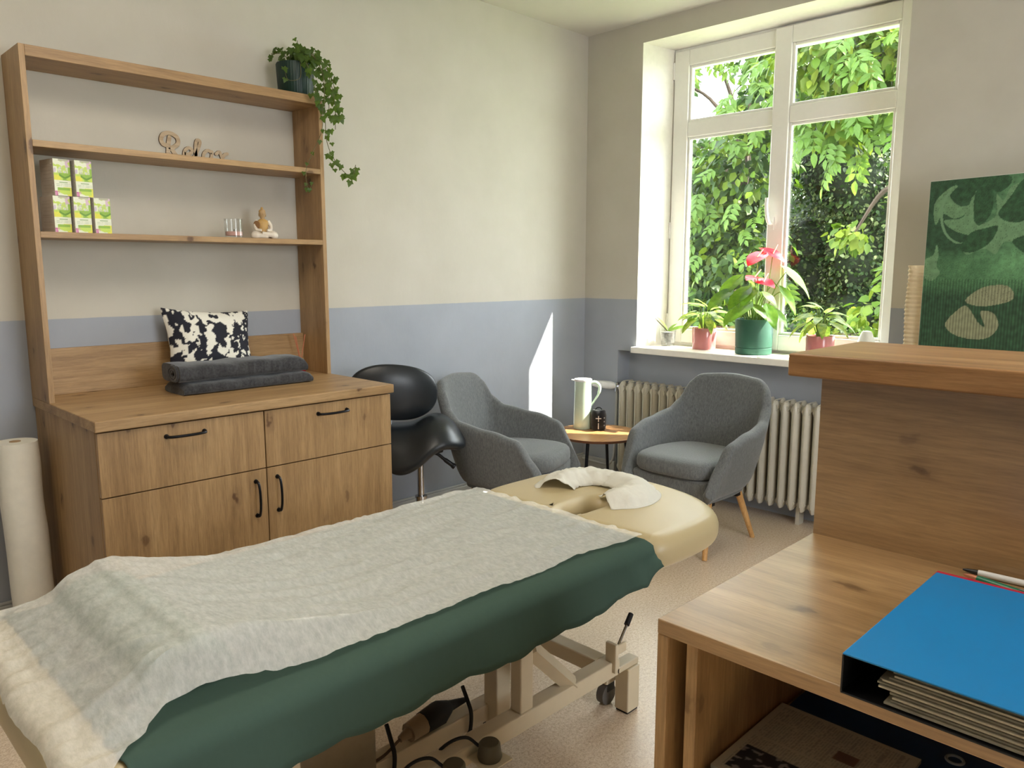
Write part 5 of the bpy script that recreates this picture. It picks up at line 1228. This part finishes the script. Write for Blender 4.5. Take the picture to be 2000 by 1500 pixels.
def foliage(name, parent, blobs, n, size, tints, droop=0.6, shell=0.5, width=1.0):
    """one mesh of leaves scattered through ellipsoid clumps"""
    vol = np.array([b[3] * b[4] * b[5] for b in blobs]) ** 0.75; idx = RS.choice(len(blobs), n, p=vol / vol.sum()); B = np.array(blobs)[idx]
    u = RS.normal(size=(n, 3)); u /= np.linalg.norm(u, axis=1)[:, None]
    r_ = (shell + (1 - shell) * RS.rand(n)) ** 0.6 * (0.85 + 0.3 * RS.rand(n))
    P = B[:, :3] + u * r_[:, None] * B[:, 3:6]
    y = u * 0.7 + RS.normal(size=(n, 3)) * 0.6; y[:, 2] -= droop; y /= np.linalg.norm(y, axis=1)[:, None]
    z = u * 0.8 + RS.normal(size=(n, 3)) * 0.5; z[:, 2] += 0.7; z -= y * (z * y).sum(1)[:, None]; z /= np.linalg.norm(z, axis=1)[:, None]
    x = np.cross(y, z); s = size * (0.65 + 0.7 * RS.rand(n))
    T = LEAF_T * np.array([width, 1, 1])
    V = P[:, None, :] + s[:, None, None] * (T[None, :, 0:1] * x[:, None, :] + T[None, :, 1:2] * y[:, None, :] + T[None, :, 2:3] * z[:, None, :])
    V = V.reshape(-1, 3); off_ = Vector((0, 0, 0)); p = parent
    while p is not None: off_ += Vector(p.location); p = p.parent
    V -= np.array(off_)
    me = bpy.data.meshes.new(name); nf = n * 6; me.vertices.add(n * 7); me.vertices.foreach_set('co', V.ravel())
    F = (np.array(LEAF_F)[None] + (np.arange(n) * 7)[:, None, None]).reshape(-1)
    me.loops.add(nf * 3); me.loops.foreach_set('vertex_index', F.astype(np.int32)); me.polygons.add(nf); me.polygons.foreach_set('loop_start', np.arange(0, nf * 3, 3, dtype=np.int32))
    me.update(calc_edges=True)
    tt = np.array([lin(c)[:3] for c in tints]); k = RS.randint(0, len(tt), n); w_ = RS.rand(n)[:, None]; c = tt[k] * (0.75 + 0.5 * w_) * 0.36
    at = me.color_attributes.new('tint', 'FLOAT_COLOR', 'POINT'); ca_ = np.ones((n * 7, 4), np.float32); ca_[:, :3] = np.repeat(c, 7, axis=0); at.data.foreach_set('color', ca_.ravel())
    me.materials.append(M['outdoor_leaf']); o = bpy.data.objects.new(name, me); COL.objects.link(o); o.parent = parent; o['kind'] = 'stuff'; return o
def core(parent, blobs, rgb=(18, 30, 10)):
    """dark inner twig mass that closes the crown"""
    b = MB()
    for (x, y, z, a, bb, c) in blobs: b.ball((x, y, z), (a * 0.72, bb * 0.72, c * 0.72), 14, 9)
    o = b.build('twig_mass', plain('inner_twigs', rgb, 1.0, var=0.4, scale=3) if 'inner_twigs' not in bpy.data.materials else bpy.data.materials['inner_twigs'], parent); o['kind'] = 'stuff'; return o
def tree(name, label, base, trunk, blobs, n, size, tints, droop=0.6, cat='tree', cores=True, shell=0.5, width=1.0, limbs=True):
    t = thing(name, label, cat, base)
    if trunk:
        b = MB(); b.tube(catmull([base, *trunk], 5), [0.16 - 0.10 * k / (5 * len(trunk)) for k in range(5 * len(trunk) + 1)], 10); b.build('trunk', M['bark'], t, smooth=True)
        if limbs:
            for (x, y, z, a, bb, c) in blobs[:8]:
                b = MB(); s0 = Vector(trunk[len(trunk) // 2]); e = Vector((x, y, z)); b.tube(catmull([s0, s0.lerp(e, 0.5) + Vector((0, 0, 0.25)), e], 5), [0.05 - 0.004 * k for k in range(11)], 6); b.build('branch', M['bark'], t, smooth=True)
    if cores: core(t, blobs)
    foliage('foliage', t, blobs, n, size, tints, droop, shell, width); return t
BR = [(136, 164, 46), (112, 148, 44), (158, 178, 60), (96, 134, 44)]; MG = [(70, 104, 46), (82, 116, 50), (60, 92, 42), (100, 130, 60)]; DG = [(66, 94, 46), (80, 110, 54), (54, 80, 40), (98, 124, 66)]
# far belt of dark trees closing the garden
tree('evergreen_tree', 'dark dense tree far behind the ivy-clad trunk, right of the sky gap', (11.5, 3.4, -0.3), [(11.5, 3.4, 2.5), (11.6, 3.3, 5.0)],
     [(11.5, 3.5, 1.6, 1.5, 2.0, 1.7), (11.8, 3.6, 4.2, 1.4, 1.9, 1.7), (11.6, 2.2, 5.6, 1.2, 1.6, 1.4), (11.2, 1.2, 2.6, 1.2, 1.4, 2.0), (11.4, 0.2, 4.6, 1.2, 1.6, 1.8), (11, -0.8, 1.6, 1.2, 1.6, 1.8)], 16000, 0.13, DG + MG[:1])
tree('broadleaf_tree', 'tall mid-green tree far behind the left window sash', (12.5, 7.4, -0.3), [(12.5, 7.4, 2.0), (12.4, 7.3, 4.2)],
     [(12.2, 7.6, 1.4, 1.5, 1.7, 1.6), (12.3, 6.2, 1.5, 1.4, 1.6, 1.7), (12.2, 7.2, 3.5, 1.2, 1.3, 1.2), (12.4, 5.4, 3.6, 1.1, 1.3, 1.1), (12.3, 8.6, 4.4, 1.2, 1.4, 1.6)], 13000, 0.13, MG + DG[:2])
tree('broadleaf_tree', 'rounded tree at the far left of the garden, past the window reveal', (12.8, 12.0, -0.3), [(12.8, 12.0, 2.0), (12.7, 12.0, 4.0)],
     [(12.6, 12.2, 1.6, 1.6, 2.0, 1.8), (12.6, 10.4, 1.6, 1.4, 1.5, 1.7), (12.5, 11.4, 3.8, 1.4, 1.9, 1.5), (12.6, 13.8, 3.0, 1.4, 1.8, 1.8)], 7000, 0.14, MG + DG[:2])
# walnut hanging in front, leaving a gap of sky in the upper left pane
WB = [(6.6, 3.05, 2.1, 0.9, 0.85, 0.95), (6.4, 2.35, 2.7, 0.8, 0.7, 0.7), (6.8, 3.5, 1.2, 0.8, 0.8, 0.8), (6.3, 2.3, 1.5, 0.7, 0.7, 0.8), (6.9, 3.8, 3.0, 0.55, 0.5, 0.55), (7.0, 4.0, 4.35, 0.5, 0.35, 0.25), (6.2, 1.9, 3.6, 0.7, 0.6, 0.55), (6.7, 3.3, 4.75, 0.7, 0.45, 0.30), (6.5, 2.15, 4.6, 0.6, 0.45, 0.55), (6.4, 2.6, 0.6, 0.8, 0.9, 0.5)]
wt = tree('walnut_tree', 'walnut tree with long drooping leaflets filling the left sash', (7.6, 3.3, -0.3), [(7.6, 3.2, 1.6), (7.4, 2.9, 3.2), (7.1, 2.6, 4.6)], WB, 5200, 0.145, MG + BR[:2], 0.9, cores=False, shell=0.2, width=1.25)
b = MB()   # compound leaf of seven leaflets, shared by all the separately placed leaves
for k, (t_, sd_) in enumerate(((0.25, 1), (0.25, -1), (0.5, 1), (0.5, -1), (0.75, 1), (0.75, -1), (0.95, 0))):
    d_ = Vector((sd_ * 0.8, 0.55 if sd_ else 1.0, -0.12)); leaf_mesh(b, (0, t_, -0.10 * t_ * t_), d_, (0, 0, 1), 0.52, 0.24, 0.5, 0.15, 0, 0, 4, 2)
b.tube([(0, 0, 0), (0, 0.5, -0.025), (0, 1, -0.10)], 0.008, 4)
lm = b.build('leaf', leafmat('walnut_leaf', (46, 74, 26), (74, 98, 36), 0.4, 0.5, gl=0.2), wt, local=True); CL = lm.data
lm.matrix_local = Matrix.Translation((-1.5, -1.0, 2.6)) @ Matrix.Scale(0.3, 4)
def leaf_parts(par, blobs, n, size, seed, mesh):
    rs = random.Random(seed); base_ = Vector(par.location)
    for k in range(n):
        x, y, z, a, bb, c = blobs[k % len(blobs)]; u = Vector((rs.gauss(0, 1), rs.gauss(0, 1), rs.gauss(0, 1))).normalized(); u.x = -abs(u.x)
        p = Vector((x + u.x * a * 1.05, y + u.y * bb * 1.05, z + u.z * c * 1.05))
        yv = (u * 0.6 + Vector((rs.uniform(-.5, .5), rs.uniform(-.6, .6), rs.uniform(-1.1, -0.2)))).normalized(); zv = Vector((-0.6, rs.uniform(-.4, .4), 0.8)); zv = (zv - yv * zv.dot(yv)).normalized(); xv = yv.cross(zv)
        o = bpy.data.objects.new('leaf', mesh); COL.objects.link(o); o.parent = par
        Mx = Matrix((xv, yv, zv)).transposed().to_4x4(); Mx.translation = p - base_; o.matrix_local = Mx @ Matrix.Scale(size * rs.uniform(0.7, 1.2), 4)
leaf_parts(wt, WB, 230, 0.30, 4, CL)
BB = [(4.9, 0.75, 3.75, 0.55, 0.50, 0.40), (5.0, 0.1, 3.6, 0.55, 0.50, 0.45), (5.2, 0.5, 3.0, 0.45, 0.45, 0.35), (5.1, -0.4, 3.3, 0.5, 0.4, 0.6), (5.2, 0.9, 4.4, 0.6, 0.5, 0.4), (5.2, 0.0, 4.4, 0.6, 0.6, 0.4)]
bt = tree('walnut_tree', 'sunlit yellow-green branch crown across the upper right pane', (6.0, -1.6, -0.3), [(6.0, -1.6, 1.6), (5.7, -1.1, 3.0), (5.3, -0.3, 3.9)], BB, 2000, 0.15, BR, 0.8, cores=False, shell=0.2, width=1.2)
leaf_parts(bt, BB, 130, 0.30, 9, CL)
SBb = [(4.9, -0.38, 2.1, 0.28, 0.24, 0.4), (4.9, -0.32, 1.3, 0.28, 0.24, 0.4), (5.0, 0.25, 1.75, 0.30, 0.30, 0.14), (5.0, -0.15, 0.9, 0.35, 0.35, 0.3)]
bs = tree('hazel_bush', 'bright leafy bush at the right edge of the right pane', (5.3, -0.45, -0.3), [(5.2, -0.40, 0.8), (5.0, -0.38, 2.2)], SBb, 520, 0.12, BR[:3], 0.7, 'shrub', cores=False, shell=0.1, width=1.4)
# ivy-clad trunk behind the right pane
IB = [(7.6, 1.25, 0.6, 0.5, 0.55, 0.8), (7.6, 1.2, 1.6, 0.48, 0.5, 0.8), (7.6, 1.25, 2.6, 0.5, 0.55, 0.8), (7.7, 1.3, 3.6, 0.6, 0.7, 0.7), (7.7, 0.75, 2.2, 0.4, 0.4, 0.7), (7.8, 1.8, 2.9, 0.5, 0.5, 0.8), (7.8, 2.0, 1.5, 0.5, 0.45, 0.9), (7.7, 0.7, 1.1, 0.4, 0.4, 0.6)]
tree('ivy_clad_tree', 'tree trunk wrapped in glossy small-leaved ivy in the right sash', (7.75, 1.3, -0.3), [(7.75, 1.3, 2.0), (7.8, 1.3, 4.4)], IB, 15000, 0.062, DG + MG + [(170, 190, 120), (200, 214, 150)], 0.5, limbs=False, width=1.5)
tree('garden_shrub', 'low dense shrub below the left sash beyond the sill', (6.2, 2.6, -0.3), None, [(6.0, 2.7, 0.15, 0.7, 0.8, 0.5), (6.2, 1.9, 0.2, 0.7, 0.6, 0.5), (6.4, 1.4, 0.35, 0.6, 0.5, 0.45)], 5000, 0.07, MG + BR[:1], 0.3, 'shrub', width=1.3)
tree('garden_shrub', 'low yellowish shrub beneath the ivy-clad trunk', (6.4, 0.5, -0.3), None, [(6.4, 0.6, 0.2, 0.6, 0.6, 0.5), (6.2, 0.05, 0.25, 0.5, 0.5, 0.5)], 3000, 0.07, BR + MG[:1], 0.3, 'shrub', width=1.3)
